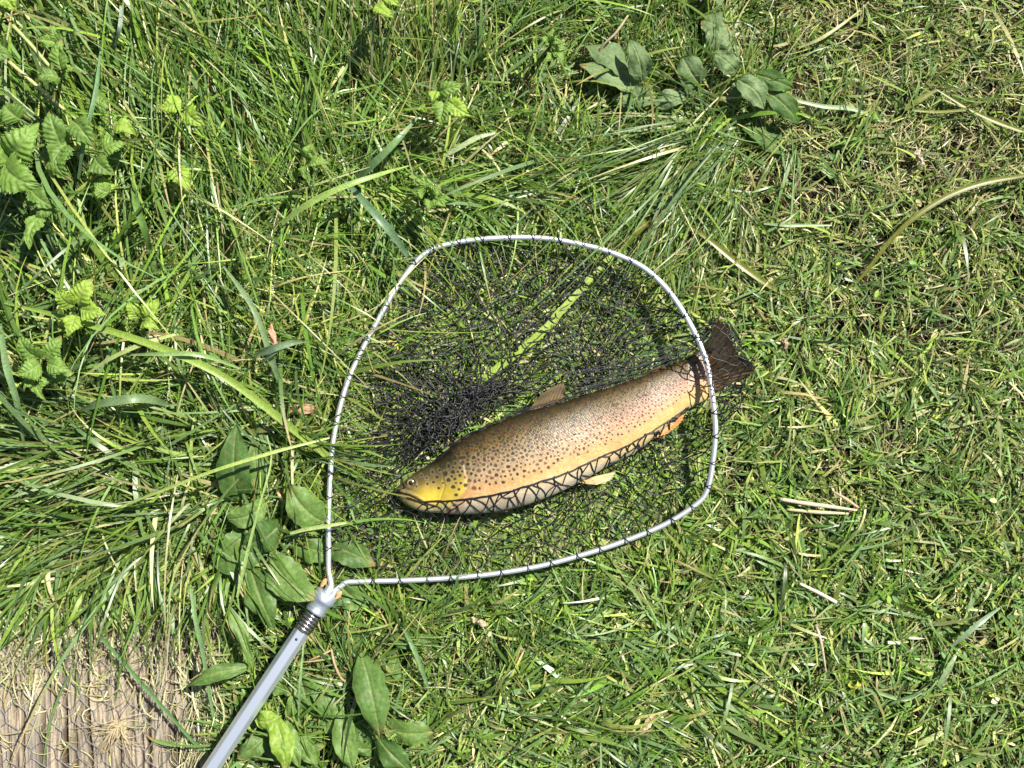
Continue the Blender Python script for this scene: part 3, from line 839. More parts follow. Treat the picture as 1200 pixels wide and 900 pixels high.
long_blade("olive reed blade curving down right from the net's upper right rim",
           [(800, 258, .020), (830, 280, .026), (862, 306, .026), (895, 330, .022), (928, 350, .012)], [4, 6, 7.5, 7, 3], OL, name="reed_blade", cat="reed blade")
long_blade("long olive reed blade arching across the right side lawn",
           [(985, 345, .012), (1012, 322, .022), (1040, 286, .030), (1070, 256, .036), (1110, 230, .036), (1150, 215, .034), (1192, 207, .028), (1230, 202, .018)],
           [2, 4, 5, 6, 6.5, 6, 4.5, 2], OL, name="reed_blade", cat="reed blade")
long_blade("folded dark olive reed blade near the right edge, its upper leg",
           [(1060, 128, .020), (1076, 118, .024), (1098, 105, .026)], [5, 7, 3], (.15, .17, .03), name="reed_blade", cat="reed blade")
long_blade("thin olive reed blade lying level below the folded blade at right",
           [(1060, 128, .018), (1095, 131, .020), (1132, 129, .024)], [3, 3, 3], (.17, .18, .03), name="reed_blade", cat="reed blade")
long_blade("olive reed blade running off the right edge",
           [(1098, 105, .024), (1132, 126, .024), (1165, 142, .026), (1215, 160, .022)], [2, 3.5, 5, 4.5], OL, name="reed_blade", cat="reed blade", rib=(.4, .4, .15))
long_blade("pale green blade pointing right above the net's upper left",
           [(330, 262, .06), (360, 240, .07), (400, 220, .075), (440, 206, .07), (480, 194, .05)], [5, 7, 6.5, 4.5, 1], (.25, .36, .09))
long_blade("broad blue green blade in the middle of the upper left grass",
           [(405, 212, .05), (430, 240, .06), (455, 268, .06), (478, 300, .045)], [4, 8, 9, 5], (.12, .20, .10))
long_blade("broad pale blade leaning up right at the centre top", [(412, 215, .03), (440, 190, .05), (466, 164, .06), (491, 136, .06)], [5, 9, 7, 1.5], (.14, .24, .09))
long_blade("long pale stalk blade lying across grass above the net rim", [(505, 192, .03), (535, 175, .04), (558, 162, .04), (580, 156, .035)], [2, 5, 6, 3], (.27, .33, .16))
long_blade("folded pale twisted blade left of the net rim", [(296, 418, .055), (320, 408, .065), (340, 402, .065), (360, 400, .06)], [1, 9, 8, 2], (.20, .29, .16), roll=[.2, .8])
long_blade("second folded pale blade tip beneath the twisted one", [(305, 428, .05), (322, 412, .058), (345, 402, .06)], [1, 6, 3], (.16, .24, .12))
long_blade("thin pale stem rising beside the twisted blade at left of the net", [(332, 458, .03), (318, 420, .05), (305, 380, .06), (290, 350, .065), (262, 312, .06)], [5, 7, 6, 6, 2], (.18, .26, .12))
long_blade("thin yellow green blade crossing towards the rim over the dock leaves",
           [(130, 598, .05), (190, 575, .06), (250, 552, .065), (320, 530, .06), (386, 513, .055)], [1.5, 3, 3.5, 4, 2], (.28, .36, .09))
long_blade("grass seed stalk lying over the left rim bar above the ferrule",
           [(340, 625, .055), (360, 620, .06), (385, 616, .062), (408, 612, .058)], [3, 4.5, 4.5, 2], (.30, .38, .13))
long_blade("yellow blade arching over the reed blade at the left", [(92, 445, .05), (130, 420, .06), (170, 402, .065), (205, 392, .06)], [1, 4, 5, 3], (.30, .35, .12))
long_blade("pale green blade lying along the upper side of the reed blade", [(150, 416, .07), (190, 415, .075), (235, 416, .072), (282, 432, .06)], [1.5, 4.5, 5, 2], (.20, .30, .10))
long_blade("wide grey green blade bending left under the reed blade", [(92, 482, .04), (115, 474, .055), (148, 468, .06), (176, 468, .05), (200, 476, .03)], [1, 7, 10, 9, 4], (.14, .21, .09), roll=[.3, -.3])
long_blade("dark green blade lying diagonally across the bare timber",
           [(117, 745, .030), (150, 782, .030), (185, 822, .028), (215, 856, .022), (248, 892, .012)], [4, 5, 4.5, 4, 3], (.09, .18, .06))
long_blade("green blade rising from the timber's top edge to the grass", [(118, 744, .028), (135, 722, .034), (152, 700, .030)], [3, 4, 4.5], (.15, .27, .06))
long_blade("thin blade standing on the timber's left part", [(50, 900, -.004), (58, 852, .008), (72, 810, .02), (90, 780, .03)], [1.5, 3, 3, 1], (.14, .22, .07))
long_blade("short flat blade with dry tip on the timber beside the handle", [(226, 870, .005), (205, 872, .008), (182, 868, .006), (173, 862, .004)], [5, 6, 5, 1.5], (.16, .25, .07), tipcol=(.35, .2, .06))
long_blade("vertical blade hanging over the timber's dark seam", [(224, 690, .05), (230, 730, .06), (238, 765, .05), (246, 815, .03), (256, 872, .01)], [4, 5.5, 4.5, 3.5, 2], (.15, .25, .10))
long_blade("pale curved stalk below the left rim bar beside dock leaves", [(313, 510, .06), (318, 540, .06), (305, 590, .055), (292, 640, .05), (278, 700, .045)], [1.5, 2, 2.5, 4, 3], (.28, .38, .12))
long_blade("straight pale blade tip left of the fish's tail in the lawn", [(872, 96, .02), (900, 108, .03), (960, 124, .03), (1000, 128, .02), (1032, 142, .014)], [1.5, 3, 4.5, 5.5, 2], (.24, .32, .17))
long_blade("pale straw coloured blade crossing top right turf", [(936, 56, .02), (960, 46, .03), (985, 30, .03), (1008, 12, .02)], [2.5, 4, 3, 1], (.38, .38, .16))
long_blade("thin pale blade lying level below the swept tuft", [(895, 262, .018), (920, 264, .022), (950, 264, .020), (975, 264, .016)], [2, 4, 3.5, 1.5], (.22, .30, .14))
long_blade("yellow green wide blade at the lower right of the lawn", [(1066, 878, .014), (1085, 868, .022), (1104, 858, .02), (1110, 855, .016)], [1.5, 7, 7, 2], (.33, .38, .13))
long_blade("grey green blade with white glint at lower right", [(1110, 762, .02), (1130, 745, .03), (1150, 728, .03), (1172, 712, .02)], [2, 6, 6, 2], (.17, .25, .14))
long_blade("broad leaning blade right of the dock in the lower right lawn", [(1095, 815, .012), (1105, 795, .024), (1116, 775, .026), (1124, 760, .02)], [3, 7, 6, 1], (.20, .28, .13))
long_blade("pair of crossed blades near the bottom right corner, the lower one", [(990, 800, .01), (1030, 812, .02), (1060, 820, .02), (1080, 812, .018)], [2, 4, 4, 2], (.17, .26, .10))
long_blade("pale blade lying over the lawn under the rim's lowest stretch", [(735, 700, .014), (762, 722, .024), (786, 744, .024), (808, 762, .014)], [2, 5, 5.5, 3], (.19, .29, .11))
long_blade("second pale blade parallel below the rim", [(714, 740, .012), (745, 752, .022), (775, 766, .022), (800, 780, .014)], [2, 5, 5.5, 3], (.16, .25, .10))
long_blade("wide pale blade pointing up left at the bottom centre", [(618, 818, .012), (600, 812, .022), (640, 800, .024), (664, 770, .02)][1:], [6, 6, 2], (.18, .27, .11))
long_blade("thin blade standing above the wet dock leaf", [(350, 845, .02), (352, 800, .05), (356, 755, .05)], [2, 3.5, 1.5], (.20, .31, .12))
long_blade("narrow blade crossing right of the dock leaf below the net", [(468, 728, .02), (480, 750, .04), (492, 778, .04), (504, 812, .02)], [2, 5, 5, 2.5], (.15, .25, .10))
long_blade("wide blue green blade beside the handle's right side, pointing right", [(424, 706, .02), (405, 704, .026), (390, 712, .02)], [1, 6, 3], (.14, .24, .11))
long_blade("tall blade by the left edge near the bramble", [(0, 380, .05), (8, 430, .06), (20, 470, .05), (28, 520, .03)], [5, 8, 7, 3], (.15, .24, .10))
long_blade("broad grey blade at the top left among dark gaps", [(143, 6, .06), (141, 30, .07), (135, 55, .06)], [5, 5, 3.5], (.26, .32, .24))
long_blade("long blade reaching down to the bramble leaves at top left", [(118, 60, .08), (112, 110, .085), (100, 160, .08), (92, 210, .06)], [2, 5, 5, 3], (.13, .23, .10))
long_blade("thick blade lying below the nettle at top left", [(156, 210, .05), (160, 240, .06), (170, 270, .055), (178, 300, .04)], [3, 8, 8, 3], (.11, .20, .045))

# dry stalks and fallen bits on the lawn
def stalk(label, pts, r, col, name="dry_stalk", cat="dry stalk", flat=1.0):
    p = resample(np.array([P(a, b, z) for a, b, z in pts]), 18)
    rr = np.interp(np.linspace(0, 1, 18), np.linspace(0, 1, len(r)), r) / 1000.
    V, Q = tubes(p, rr[None], 7, caps=True)
    o = obj(name, mesh_np(name, V, Q, np.array(col) * (1 + .2 * (vnoise(V[:, 0] * 300, V[:, 1] * 300)[:, None] - .5))), M_dry, origin=P(*pts[0]))
    return tag(o, label, cat)
stalk("pale dry stalk lying right of the net below the fish tail", [(914, 585, .024), (945, 590, .026), (975, 594, .026), (1004, 598, .024)], [2.2, 2.6, 2.4, 1.2], (.50, .42, .29))
stalk("second dry stalk lying just under the pale one right of the net", [(922, 597, .020), (955, 600, .022), (994, 602, .020)], [1.6, 2.4, 1.4], (.42, .40, .22))
stalk("short brown stalk crossing the pale dry stalks right of the net", [(976, 576, .022), (990, 584, .026), (1006, 595, .020)], [1.2, 2.2, 1.4], (.42, .30, .18))
stalk("short whitish twig piece in the lower right lawn", [(937, 684, .024), (958, 694, .026), (980, 706, .024)], [1.6, 2.1, 2.3], (.62, .52, .40))
stalk("grey brown upright twig below the whitish twig", [(956, 732, .020), (962, 752, .026), (968, 788, .018)], [2.0, 1.7, 1.0], (.42, .34, .25))
stalk("tiny white straw piece near the lower right", [(1040, 753, .022), (1059, 754, .022)], [2.0, 1.8], (.70, .65, .52))
stalk("curled tan stalk in the grass just right of the leaning dock leaf", [(323, 570, .03), (328, 582, .034), (336, 590, .034), (344, 592, .03)], [1.6, 2, 2, 1.8], (.48, .33, .18))
stalk("tan stem curving among dock leaves right of the handle", [(388, 760, .03), (392, 778, .034), (400, 795, .03), (412, 802, .02)], [1.2, 1.5, 1.4, 1], (.36, .26, .14))
stalk("reddish stem end lying across the dock leaves", [(362, 774, .03), (376, 768, .034), (388, 762, .03)], [1, 1.3, 1.1], (.42, .25, .14))
stalk("straight tan stalk under the nettle at the top left", [(10, 72, .07), (40, 98, .075), (70, 124, .07), (94, 143, .06)], [2.2, 2.1, 2, 1.4], (.42, .40, .18))
stalk("second green tan stalk at the top left beside the nettle", [(15, 30, .07), (34, 50, .075), (58, 78, .07)], [2.2, 2.1, 2], (.34, .40, .15))
stalk("thin dead seed stalk beside the upright dock leaf at the top", [(736, 18, .05), (722, 38, .05), (708, 52, .045), (696, 72, .03)], [1.2, 1.6, 1.2, .8], (.36, .30, .18))

# crumpled brown leaf scraps
def scrap(label, cx, cy, z, L, w, ang, col):
    a = R(ang)
    V, Q, c = leaf_mesh(P(cx - L / 2 * math.cos(a), cy + L / 2 * math.sin(a), z), P(cx + L / 2 * math.cos(a), cy - L / 2 * math.sin(a), z + .004),
                        w / 1000., arch=.006, kind='oval', col=col, rib=np.array(col) * .7, droop=.5, seed=int(cx + cy), nu=24, nv=7)
    V = V + (fbm(V[:, :1] * 260, V[:, 1:2] * 260, 2) - .5) * np.array([.003, .003, .008])
    o = obj("dead_leaf", mesh_np("dead_leaf", V, Q, c), M_dry, origin=P(cx, cy, z))
    return tag(o, label, "dead leaf")
scrap("brown dead leaf in grass above the reed blade's end near the rim", 354, 480, .028, 34, 13, 5, (.36, .24, .13))
scrap("pinkish brown leaf tip beside the twisted pale blade", 321, 394, .060, 30, 8, -75, (.52, .28, .18))
scrap("yellow leaf inside the net near its left rim", 458, 406, .012, 26, 12, -30, (.55, .50, .08))
scrap("tan dead leaf lying flat near the fish tail on the right", 918, 403, .012, 16, 7, -60, (.48, .34, .22))
scrap("bright yellow green round leaf at the lower right", 1001, 803, .02, 16, 10, 10, (.38, .42, .06))
scrap("tan leaf scrap below the rim near the bottom centre", 562, 729, .02, 24, 8, -20, (.5, .42, .26))
scrap("narrow tan leaf pointing down left at the bottom right of centre", 756, 850, .02, 34, 8, 50, (.52, .40, .25))
scrap("small tan leaf at the right below the folded reed blade", 1078, 185, .02, 22, 7, -70, (.50, .40, .30))

# ------------------------------------------------------------------ weathered timber and chicken wire
def plank(px0, px1, py0, py1, label, seed, zt=.0, slope=-.02):
    t = thing("timber_board", label, "timber board", P((px0 + px1) / 2, (py0 + py1) / 2, -.06))
    nx = int((px1 - px0) * 1.1); ny = 260
    X, Y = np.meshgrid(np.linspace(px0, px1, nx), np.linspace(py0, py1, ny), indexing='ij')
    xw = X + 5 * (fbm(Y / 90. + seed, X / 60., 3) - .5) * 2 + slope * (Y - 800)
    xg = xw + 9 * (fbm(xw / 22. + seed, Y / 160., 2) - .5) * 2
    big = np.abs(((xg / 30. + seed * .37 + .5 * vnoise(xg / 33., seed + Y * 0)) % 1) - .5) * 2
    groove = sstep(.62, .97, big) * (.25 + .9 * sstep(.35, .65, vnoise(xg / 24. + seed, Y / 150.)))
    fine = fbm(xw / 2.2 + seed, Y / 60. + 5, 3); mid = fbm(xw / 6.0 + seed, Y / 110. + 1, 3)
    z = zt + .0040 * (mid - .5) * 2 + .0024 * (fine - .5) * 2 - .0075 * groove * (.35 + .9 * vnoise(xw / 27., Y / 70.))
    crack = sstep(.64, .74, fbm(xw / 4. + 40, Y / 110. + seed, 2))
    z -= .006 * crack
    e = np.minimum(X - px0, px1 - X); z -= .006 * np.exp(-(e / 3.) ** 2)
    V = P(X, Y, 0.0); V[..., 2] = z
    tan = np.array([.28, .225, .155]); gry = np.array([.165, .150, .130]); drk = np.array([.060, .040, .022])
    k = fbm(xw / 9., Y / 40. + 20, 3)[..., None]
    c = tan * k * 1.3 + gry * (1 - k) * 1.05
    d = np.clip(groove * .8 + crack * .75 + sstep(.45, .34, fine) * .5, 0, 1)[..., None]
    c = c * (1 - d) + drk * d
    c = c * (.8 + .4 * fbm(X / 18. + 3, Y / 18., 3))[..., None]
    idx = np.arange(nx * ny).reshape(nx, ny)
    Q = np.stack([idx[:-1, :-1], idx[:-1, 1:], idx[1:, 1:], idx[1:, :-1]], -1).reshape(-1, 4)
    rim = np.concatenate([idx[0, :], idx[1:, -1], idx[-1, :-1][::-1], idx[1:-1, 0][::-1]])
    Vf = V.reshape(-1, 3); lo = Vf[rim].copy(); lo[:, 2] = -.05
    b0 = len(Vf); bi = b0 + np.arange(len(rim))
    S = np.stack([rim, bi, np.roll(bi, -1), np.roll(rim, -1)], -1)
    me = mesh_np("board", np.vstack([Vf, lo]), [np.vstack([Q, S])], np.vstack([c.reshape(-1, 3), np.tile(drk, (len(rim), 1))]))
    obj("board", me, M_wood, t)
    return t
plank(-230, 217, 690, 1120, "wide weathered grooved timber board in the lower left corner", 3.0)
plank(222, 262, 705, 1120, "narrow strip of weathered timber right of the dark seam", 7.7, zt=-.002)

def chicken_wire():
    # pairs of twisted wires in a hexagon lattice, cell about 26 x 34 px
    cw, ch = 27., 30.
    segs = []
    def warp(p):
        x, y = p[..., 0], p[..., 1]
        xx = x + 7 * (fbm(x / 50. + 3, y / 50.) - .5) * 2 + (y - 800) * .12
        yy = y + 7 * (fbm(x / 50. + 13, y / 50. + 8) - .5) * 2
        return xx, yy
    rows = range(0, 22); cols = range(-9, 10)
    for r in rows:
        y0 = 690 + r * ch * .75
        off = (r % 2) * cw / 2
        for c in cols:
            x0 = c * cw + off
            a = (x0, y0 + ch * .25); b = (x0, y0 + ch * .62); 
            segs.append((a, b))
            segs.append(((x0, y0 + ch * .62), (x0 - cw / 2, y0 + ch)))
            segs.append(((x0, y0 + ch * .62), (x0 + cw / 2, y0 + ch)))
    s = np.array(segs)
    t = np.linspace(0, 1, 6)[None, :, None]
    p = s[:, :1] * (1 - t) + s[:, 1:] * t
    X, Y = warp(p)
    ok = (X.max(1) < 244) & (Y.min(1) > 712 + 0 * X.min(1)) & (X.min(1) > -220) & (Y.max(1) < 1110)
    X, Y = X[ok], Y[ok]
    z = .004 + .004 * fbm(X / 30., Y / 30. + 50, 2) 
    V, Q = tubes(P(X, Y, z), .00048, 5)
    me = mesh_np("chicken_wire", V, Q)
    o = obj("chicken_wire", me, M_wire)
    tag(o, "grey hexagonal chicken wire stretched over the weathered timber", "wire mesh")
chicken_wire()

def straw_patch():
    b = Blades()
    n = 820
    px = rng.normal(0, 1, n) * 75 + 110; py = 700 + np.abs(rng.normal(0, 1, n)) * 55
    edge = rng.random(n) < .35
    px = np.where(edge, rng.normal(236, 14, n), px); py = np.where(edge, rng.uniform(690, 900, n), py)
    lft = rng.random(n) < .3
    px = np.where(lft, rng.uniform(-120, 60, n), px); py = np.where(lft, rng.uniform(690, 800, n), py)
    ok = (px < 262) & (px > -200); px, py = px[ok], py[ok]; n = len(px)
    x = (px - 600) / 1000; y = (450 - py) / 1000
    zz = rng.uniform(.002, .012, n) + .018
    b.add(x, y, np.where(rng.random(n) < .6, rng.normal(R(-100), .5, n), rng.uniform(0, 6.28, n)), rng.uniform(.015, .06, n),
          rng.uniform(.0008, .0022, n), rng.uniform(-.1, .3, n), rng.uniform(-.4, .1, n), pick(n, (.15, .3, 8, 0)) * np.array([.88, .90, 1.05]), K=5, z0=zz, twist=rng.normal(0, .6, n))
    # sparse curls all over the timber
    n = 420
    x = (rng.uniform(-100, 240, n) - 600) / 1000; y = (450 - rng.uniform(730, 1000, n)) / 1000
    b.add(x, y, rng.uniform(0, 6.28, n), rng.uniform(.01, .035, n), rng.uniform(.0006, .0015, n), rng.uniform(-.1, .2, n), rng.uniform(-.3, .2, n),
          pick(n, (0, .3, 8, 0)), K=5, z0=rng.uniform(.018, .024, n), twist=rng.normal(0, 1.3, n))
    b.build("straw_litter", M_dry, "loose dry straw and roots littered over the weathered timber", "straw litter")
straw_patch()

def root_tuft():
    n = 52
    p0 = np.tile(P(142, 848, .012), (n, 1)) + rng.normal(0, .004, (n, 3)) * [1, 1, .3]
    az = np.where(rng.random(n) < .75, rng.normal(R(232), .55, n), rng.uniform(0, 6.28, n)); L = rng.uniform(.018, .058, n)
    K = 8; u = np.linspace(0, 1, K)
    a = az[:, None] + rng.normal(0, .9, n)[:, None] * u
    d = np.stack([np.cos(a), np.sin(a), 0 * a], -1) * (L / (K - 1))[:, None, None]
    p = p0[:, None] + np.concatenate([np.zeros((n, 1, 3)), np.cumsum(d[:, 1:], 1)], 1)
    p[..., 2] = .012 + rng.uniform(.002, .012, n)[:, None] * np.sin(np.pi * u) - .006 * u
    V, Q = tubes(p, (.0007 * (1 - .7 * u))[None], 5)
    o = obj("root_tuft", mesh_np("root_tuft", V, Q, np.array([.42, .34, .20])), M_dry, origin=P(142, 848, .012))
    tag(o, "pale dried root tuft fanning out on the timber left of the handle", "dry root tuft")
root_tuft()

# ------------------------------------------------------------------ trout
UP = [(463, 574), (470, 567), (481, 558), (497, 547), (512, 540), (524, 530), (534, 520), (555, 508), (593, 491), (624, 481), (662, 470.5), (708, 456), (747, 443), (777, 432), (800, 422), (819, 410), (832, 408)]
LO = [(463, 579), (472, 589), (484, 596), (497, 600), (512, 601), (530, 602.5), (548, 602.5), (574, 600.5), (612, 593), (645, 581.5), (676, 567), (710, 548), (745, 529.5), (772, 508), (795, 488), (816, 474), (832, 468)]
NS, NC = 900, 470
Ucurve = resample(UP, NS); Lcurve = resample(LO, NS)
mid = (Ucurve + Lcurve) / 2; wid = np.linalg.norm(Ucurve - Lcurve, axis=1) / 2
Sfish = np.linspace(0, 1, NS)
hth = wid * np.interp(Sfish, [0, .04, .12, .25, .5, .8, .93, 1], [.9, .68, .60, .56, .54, .46, .36, .22]) / 1000.
ZB = .014
zc = ZB + np.maximum(hth, .0) * .95 + .008 * sstep(.14, .0, Sfish) + .012 * sstep(.62, 1.0, Sfish)
# lift small ends so that nothing sinks
def fish_surface(px, py):
    """top height of the trout above a photo pixel, and s, tau (tau -1 back, +1 belly), approx"""
    px = np.asarray(px, float); py = np.asarray(py, float); shp = px.shape
    q = np.stack([px.ravel(), py.ravel()], -1)
    best = np.full(len(q), 1e9); si = np.zeros(len(q), int)
    ex = (Lcurve - Ucurve); ex = ex / (np.linalg.norm(ex, axis=1, keepdims=True) + 1e-9)
    for i in range(0, NS, 6):
        d = q - mid[i]
        tpos = d @ ex[i]
        perp = np.abs(d[:, 0] * ex[i][1] - d[:, 1] * ex[i][0])
        m = perp < best
        best[m] = perp[m]; si[m] = i
    tau = np.einsum('ij,ij->i', q - mid[si], ex[si]) / np.maximum(wid[si], 1)
    s = Sfish[si]
    z = zc[si] + hth[si] * np.sqrt(np.clip(1 - tau ** 2, 0, 1))
    along = best
    return z.reshape(shp), s.reshape(shp), tau.reshape(shp), along.reshape(shp)

def gill_x(py):  # x of the gill cover edge at height py
    return np.interp(py, [528, 545, 558, 573, 587, 600], [530, 543, 546, 545, 536, 520])

def build_trout():
    t = thing("trout", "spotted brown trout with golden head lying on its side in the net", "fish", P(650, 530, ZB))
    phi = np.concatenate([np.linspace(0, np.pi, 400, endpoint=False), np.linspace(np.pi, 2 * np.pi, NC - 400, endpoint=False)])
    # phi=0: back edge, pi/2: up, pi: belly edge
    ct, stt = np.cos(phi), np.sin(phi)
    tau = -ct                                      # -1 back .. +1 belly
    cpx = mid[:, None] + (Lcurve - Ucurve)[:, None] / 2 * tau[None, :, None]
    zz = zc[:, None] + hth[:, None] * np.sign(stt) * np.abs(stt) ** .92
    X, Y = cpx[..., 0], cpx[..., 1]
    T = np.broadcast_to(tau, X.shape); S = np.broadcast_to(Sfish[:, None], X.shape)
    top = np.broadcast_to((stt > -.05), X.shape)
    # --- relief (metres)
    gx = gill_x(Y); dg = X - gx
    near = sstep(-30, -2, dg) * (dg < 0)
    rel = .0013 * near * (np.abs(T) < .93) * sstep(522, 540, Y) - .0009 * np.exp(-((dg - 2.0) / 2.2) ** 2) * (np.abs(T) < .95) * (Y > 524)
    # preopercle groove
    pg = np.interp(Y, [540, 555, 570, 585, 598], [512, 518, 521, 516, 505])
    rel -= .0007 * np.exp(-((X - pg) / 1.4) ** 2) * (Y > 542) * (Y < 597)
    # mouth
    my = np.interp(X, [462, 470, 480, 488, 496, 500], [577, 578.5, 581, 585, 589.5, 591])
    mm = np.exp(-((Y - my) / 1.1) ** 2) * (X < 498)
    rel -= .0024 * mm
    mxl = np.exp(-((Y - (my - 3.4)) / 2.0) ** 2) * (X > 468) * (X < 497)
    rel += .0010 * mxl
    # eye socket ring
    de = np.hypot((X - 481.5), (Y - 566))
    rel += .0009 * np.exp(-((de - 6.2) / 1.3) ** 2) - .0008 * (de < 5)
    # lateral line
    rel -= .00022 * np.exp(-((T + .12) / .018) ** 2) * (S > .2)
    # overlapping scales as real relief
    alen0 = np.concatenate([[0], np.cumsum(np.linalg.norm(np.diff(mid, axis=0), axis=1))])[:, None]
    vv = (np.arcsin(np.clip(T, -1, 1)) * np.interp(Sfish, [0, .3, .7, 1], [50, 54, 48, 40])[:, None]) / 2.3
    jr = np.floor(vv); uu = alen0 / 3.0 + .5 * (jr % 2) + .3 * np.abs(vv - jr - .5); iu = np.floor(uu)
    fu, fv = uu - iu, vv - jr
    h1 = _tab[iu.astype(int) & 255, jr.astype(int) & 255]; h2 = _tab[(iu.astype(int) + 91) & 255, (jr.astype(int) + 37) & 255]
    scl = .00010 * (fu - .5) - .00013 * ((2 * fv - 1) ** 2 + (2 * fu - 1) ** 2) + .00050 * (h2 - .5) * (fv - .5) + .00050 * (h1 - .35) * (.5 - fu)
    body_m = sstep(-1, 4, dg) * (1 - .45 * sstep(.8, 1, S))
    rel = rel + scl * body_m
    nz2 = zz + rel * top * np.maximum(stt, 0)
    V = P(X, Y, nz2 * 0 + zz); V[..., 2] = nz2
    # --- colour
    tb = T + .10 * (fbm(X / 30., Y / 30., 3) - .5)
    tb = tb + (.16 * sstep(.75, .35, S)) * sstep(.3, .6, tb)
    keys = [-1, -.82, -.55, -.30, -.05, .25, .52, .72, .86, 1.0]
    body = np.array([[.020, .015, .004], [.060, .042, .009], [.150, .105, .026], [.250, .170, .080], [.350, .250, .135],
                     [.480, .305, .145], [.540, .350, .135], [.600, .425, .205], [.56, .46, .29], [.42, .38, .28]])
    tailc = np.array([[.05, .03, .012], [.11, .075, .025], [.21, .14, .060], [.34, .21, .130], [.44, .25, .165],
                      [.55, .32, .165], [.61, .38, .150], [.64, .43, .150], [.55, .42, .18], [.40, .36, .24]])
    cb = np.stack([np.interp(tb, keys, body[:, k]) for k in range(3)], -1)
    cta = np.stack([np.interp(tb, keys, tailc[:, k]) for k in range(3)], -1)
    f = sstep(.5, .85, S)[..., None]
    c = cb * (1 - f) + cta * f
    spk = sstep(.56, .66, fbm(X / 2.6, Y / 2.6, 2)) * sstep(-.05, -.5, T) * .75
    c = c * (1 - spk[..., None]) + np.array([.03, .022, .010]) * spk[..., None]
    # warm blotches low on the flank
    c = c * (.86 + .22 * h1[..., None]) if c.shape[:2] == h1.shape else c
    bl = .6 * sstep(.5, .7, fbm(X / 38. + 5, Y / 22., 3)) * sstep(.1, .5, T) * (1 - sstep(.85, 1, T))
    c = c * (1 - .3 * bl[..., None]) + np.array([.62, .28, .10]) * .3 * bl[..., None]
    # head
    hd = sstep(5, -3, dg)
    hkeys = [-1, -.6, -.3, .0, .3, .6, .8, 1.0]
    hcol = np.array([[.022, .018, .006], [.060, .048, .012], [.15, .105, .022], [.38, .27, .040], [.58, .42, .045], [.60, .44, .06], [.50, .40, .16], [.42, .36, .22]])
    ch = np.stack([np.interp(T, hkeys, hcol[:, k]) for k in range(3)], -1)
    sn = sstep(500, 470, X)[..., None]
    ch = ch * (1 - sn) + np.array([.16, .115, .045]) * sn * (1 - .5 * sstep(0, 1, T)[..., None]) + np.array([.30, .24, .11]) * sn * .5 * sstep(0, 1, T)[..., None]
    c = c * (1 - hd[..., None]) + ch * hd[..., None]
    # orange shoulder behind the gill
    og = np.exp(-((dg - 8) / 8.) ** 2) * sstep(560, 572, Y) * (dg > 1)
    c = c * (1 - .5 * og[..., None]) + np.array([.58, .25, .09]) * .5 * og[..., None]
    # pale gill margin
    gm = np.exp(-((dg + .5) / 1.3) ** 2) * sstep(540, 552, Y) * (Y < 597)
    c = c * (1 - .15 * gm[..., None]) + np.array([.60, .45, .28]) * .15 * gm[..., None]
    # mouth dark line and maxilla
    c = c * (1 - .85 * mm[..., None]) + np.array([.05, .03, .015]) * .85 * mm[..., None]
    mx2 = (mxl * .55)[..., None]; c = c * (1 - mx2) + np.array([.30, .21, .10]) * mx2
    # --- spots
    r = np.random.default_rng(5)
    spots = []
    def try_spot(x, y, rad, ring, dk, gap):
        for (a, b, rr, *_ ) in spots:
            if (a - x) ** 2 + (b - y) ** 2 < (rr + rad + gap) ** 2: return
        spots.append((x, y, rad, ring, dk))
    for (x, y, rad) in [(526, 546, 2.2), (531, 553, 2.6), (522, 555, 3.0), (525.5, 562.5, 2.7), (512, 559, 2.2), (508, 565, 1.9), (531, 570.5, 2.6), (539, 557, 2.2),
                        (507, 553, 2.0), (515, 551, 1.8), (501, 567, 1.8), (514, 572, 1.8), (519, 566, 1.4), (500, 560, 1.6), (539, 548, 2), (533, 561, 2), (540, 566, 1.8), (494, 557, 1.6), (488, 570, 1.5)]:
        spots.append((x, y, rad, True, .9))
    for _ in range(22000):
        s = r.uniform(.19, .985) if r.random() < .8 else r.uniform(.19, .45)
        ta = r.uniform(-.97, .42)
        dn = np.interp(ta, [-.97, -.5, -.15, .1, .3, .42], [1, 1, .8, .5, .12, .02]) * np.interp(s, [.19, .45, .7, 1], [1, .95, .6, .3])
        if r.random() > dn: continue
        i = int(s * (NS - 1)); q = mid[i] + (Lcurve[i] - Ucurve[i]) / 2 * ta
        big = np.interp(s, [.19, .35, .7, 1], [2.5, 1.85, 1.25, 1.0])
        rad = r.uniform(.65, 1.25) * big * np.interp(ta, [-1, -.6, 0], [.75, .85, 1.1])
        try_spot(q[0], q[1], rad, s < .5 and ta > -.5 and rad > 1.3, r.uniform(.7, .98), (.7 if ta < 0 else 1.2) if s < .5 else 1.3)
        if len(spots) > 1500: break
    for (x, y, rad, ring, dk) in spots:
        m = (np.abs(X - x) < rad * 2.6) & (np.abs(Y - y) < rad * 2.6) & top
        if not m.any(): continue
        ii = np.nonzero(m)
        an = .15 * math.sin(x * 3.3); dx = X[ii] - x; dy = Y[ii] - y
        d = np.hypot(dx * (1 + an), dy * (1 - an)) * (1 + .08 * np.sin(3 * np.arctan2(dy, dx) + x))
        if ring:
            k = (sstep(rad * 2.0, rad * 1.4, d) * (.13 if x < 545 else .08))[:, None]
            c[ii] = c[ii] * (1 - k) + np.array([.62, .50, .30]) * k
        k = (sstep(rad * 1.25, rad * .65, d) * dk)[:, None]
        c[ii] = c[ii] * (1 - k) + (np.array([.030, .020, .014]) if x % 1 < .8 else np.array([.12, .03, .02])) * k
    c = c * (.68 + .36 * fbm(X / 6., Y / 6., 4))[..., None] * (1 - .10 * sstep(.2, -.6, T))[..., None]
    idx = np.arange(NS * NC).reshape(NS, NC)
    A, B = idx[:-1], idx[1:]
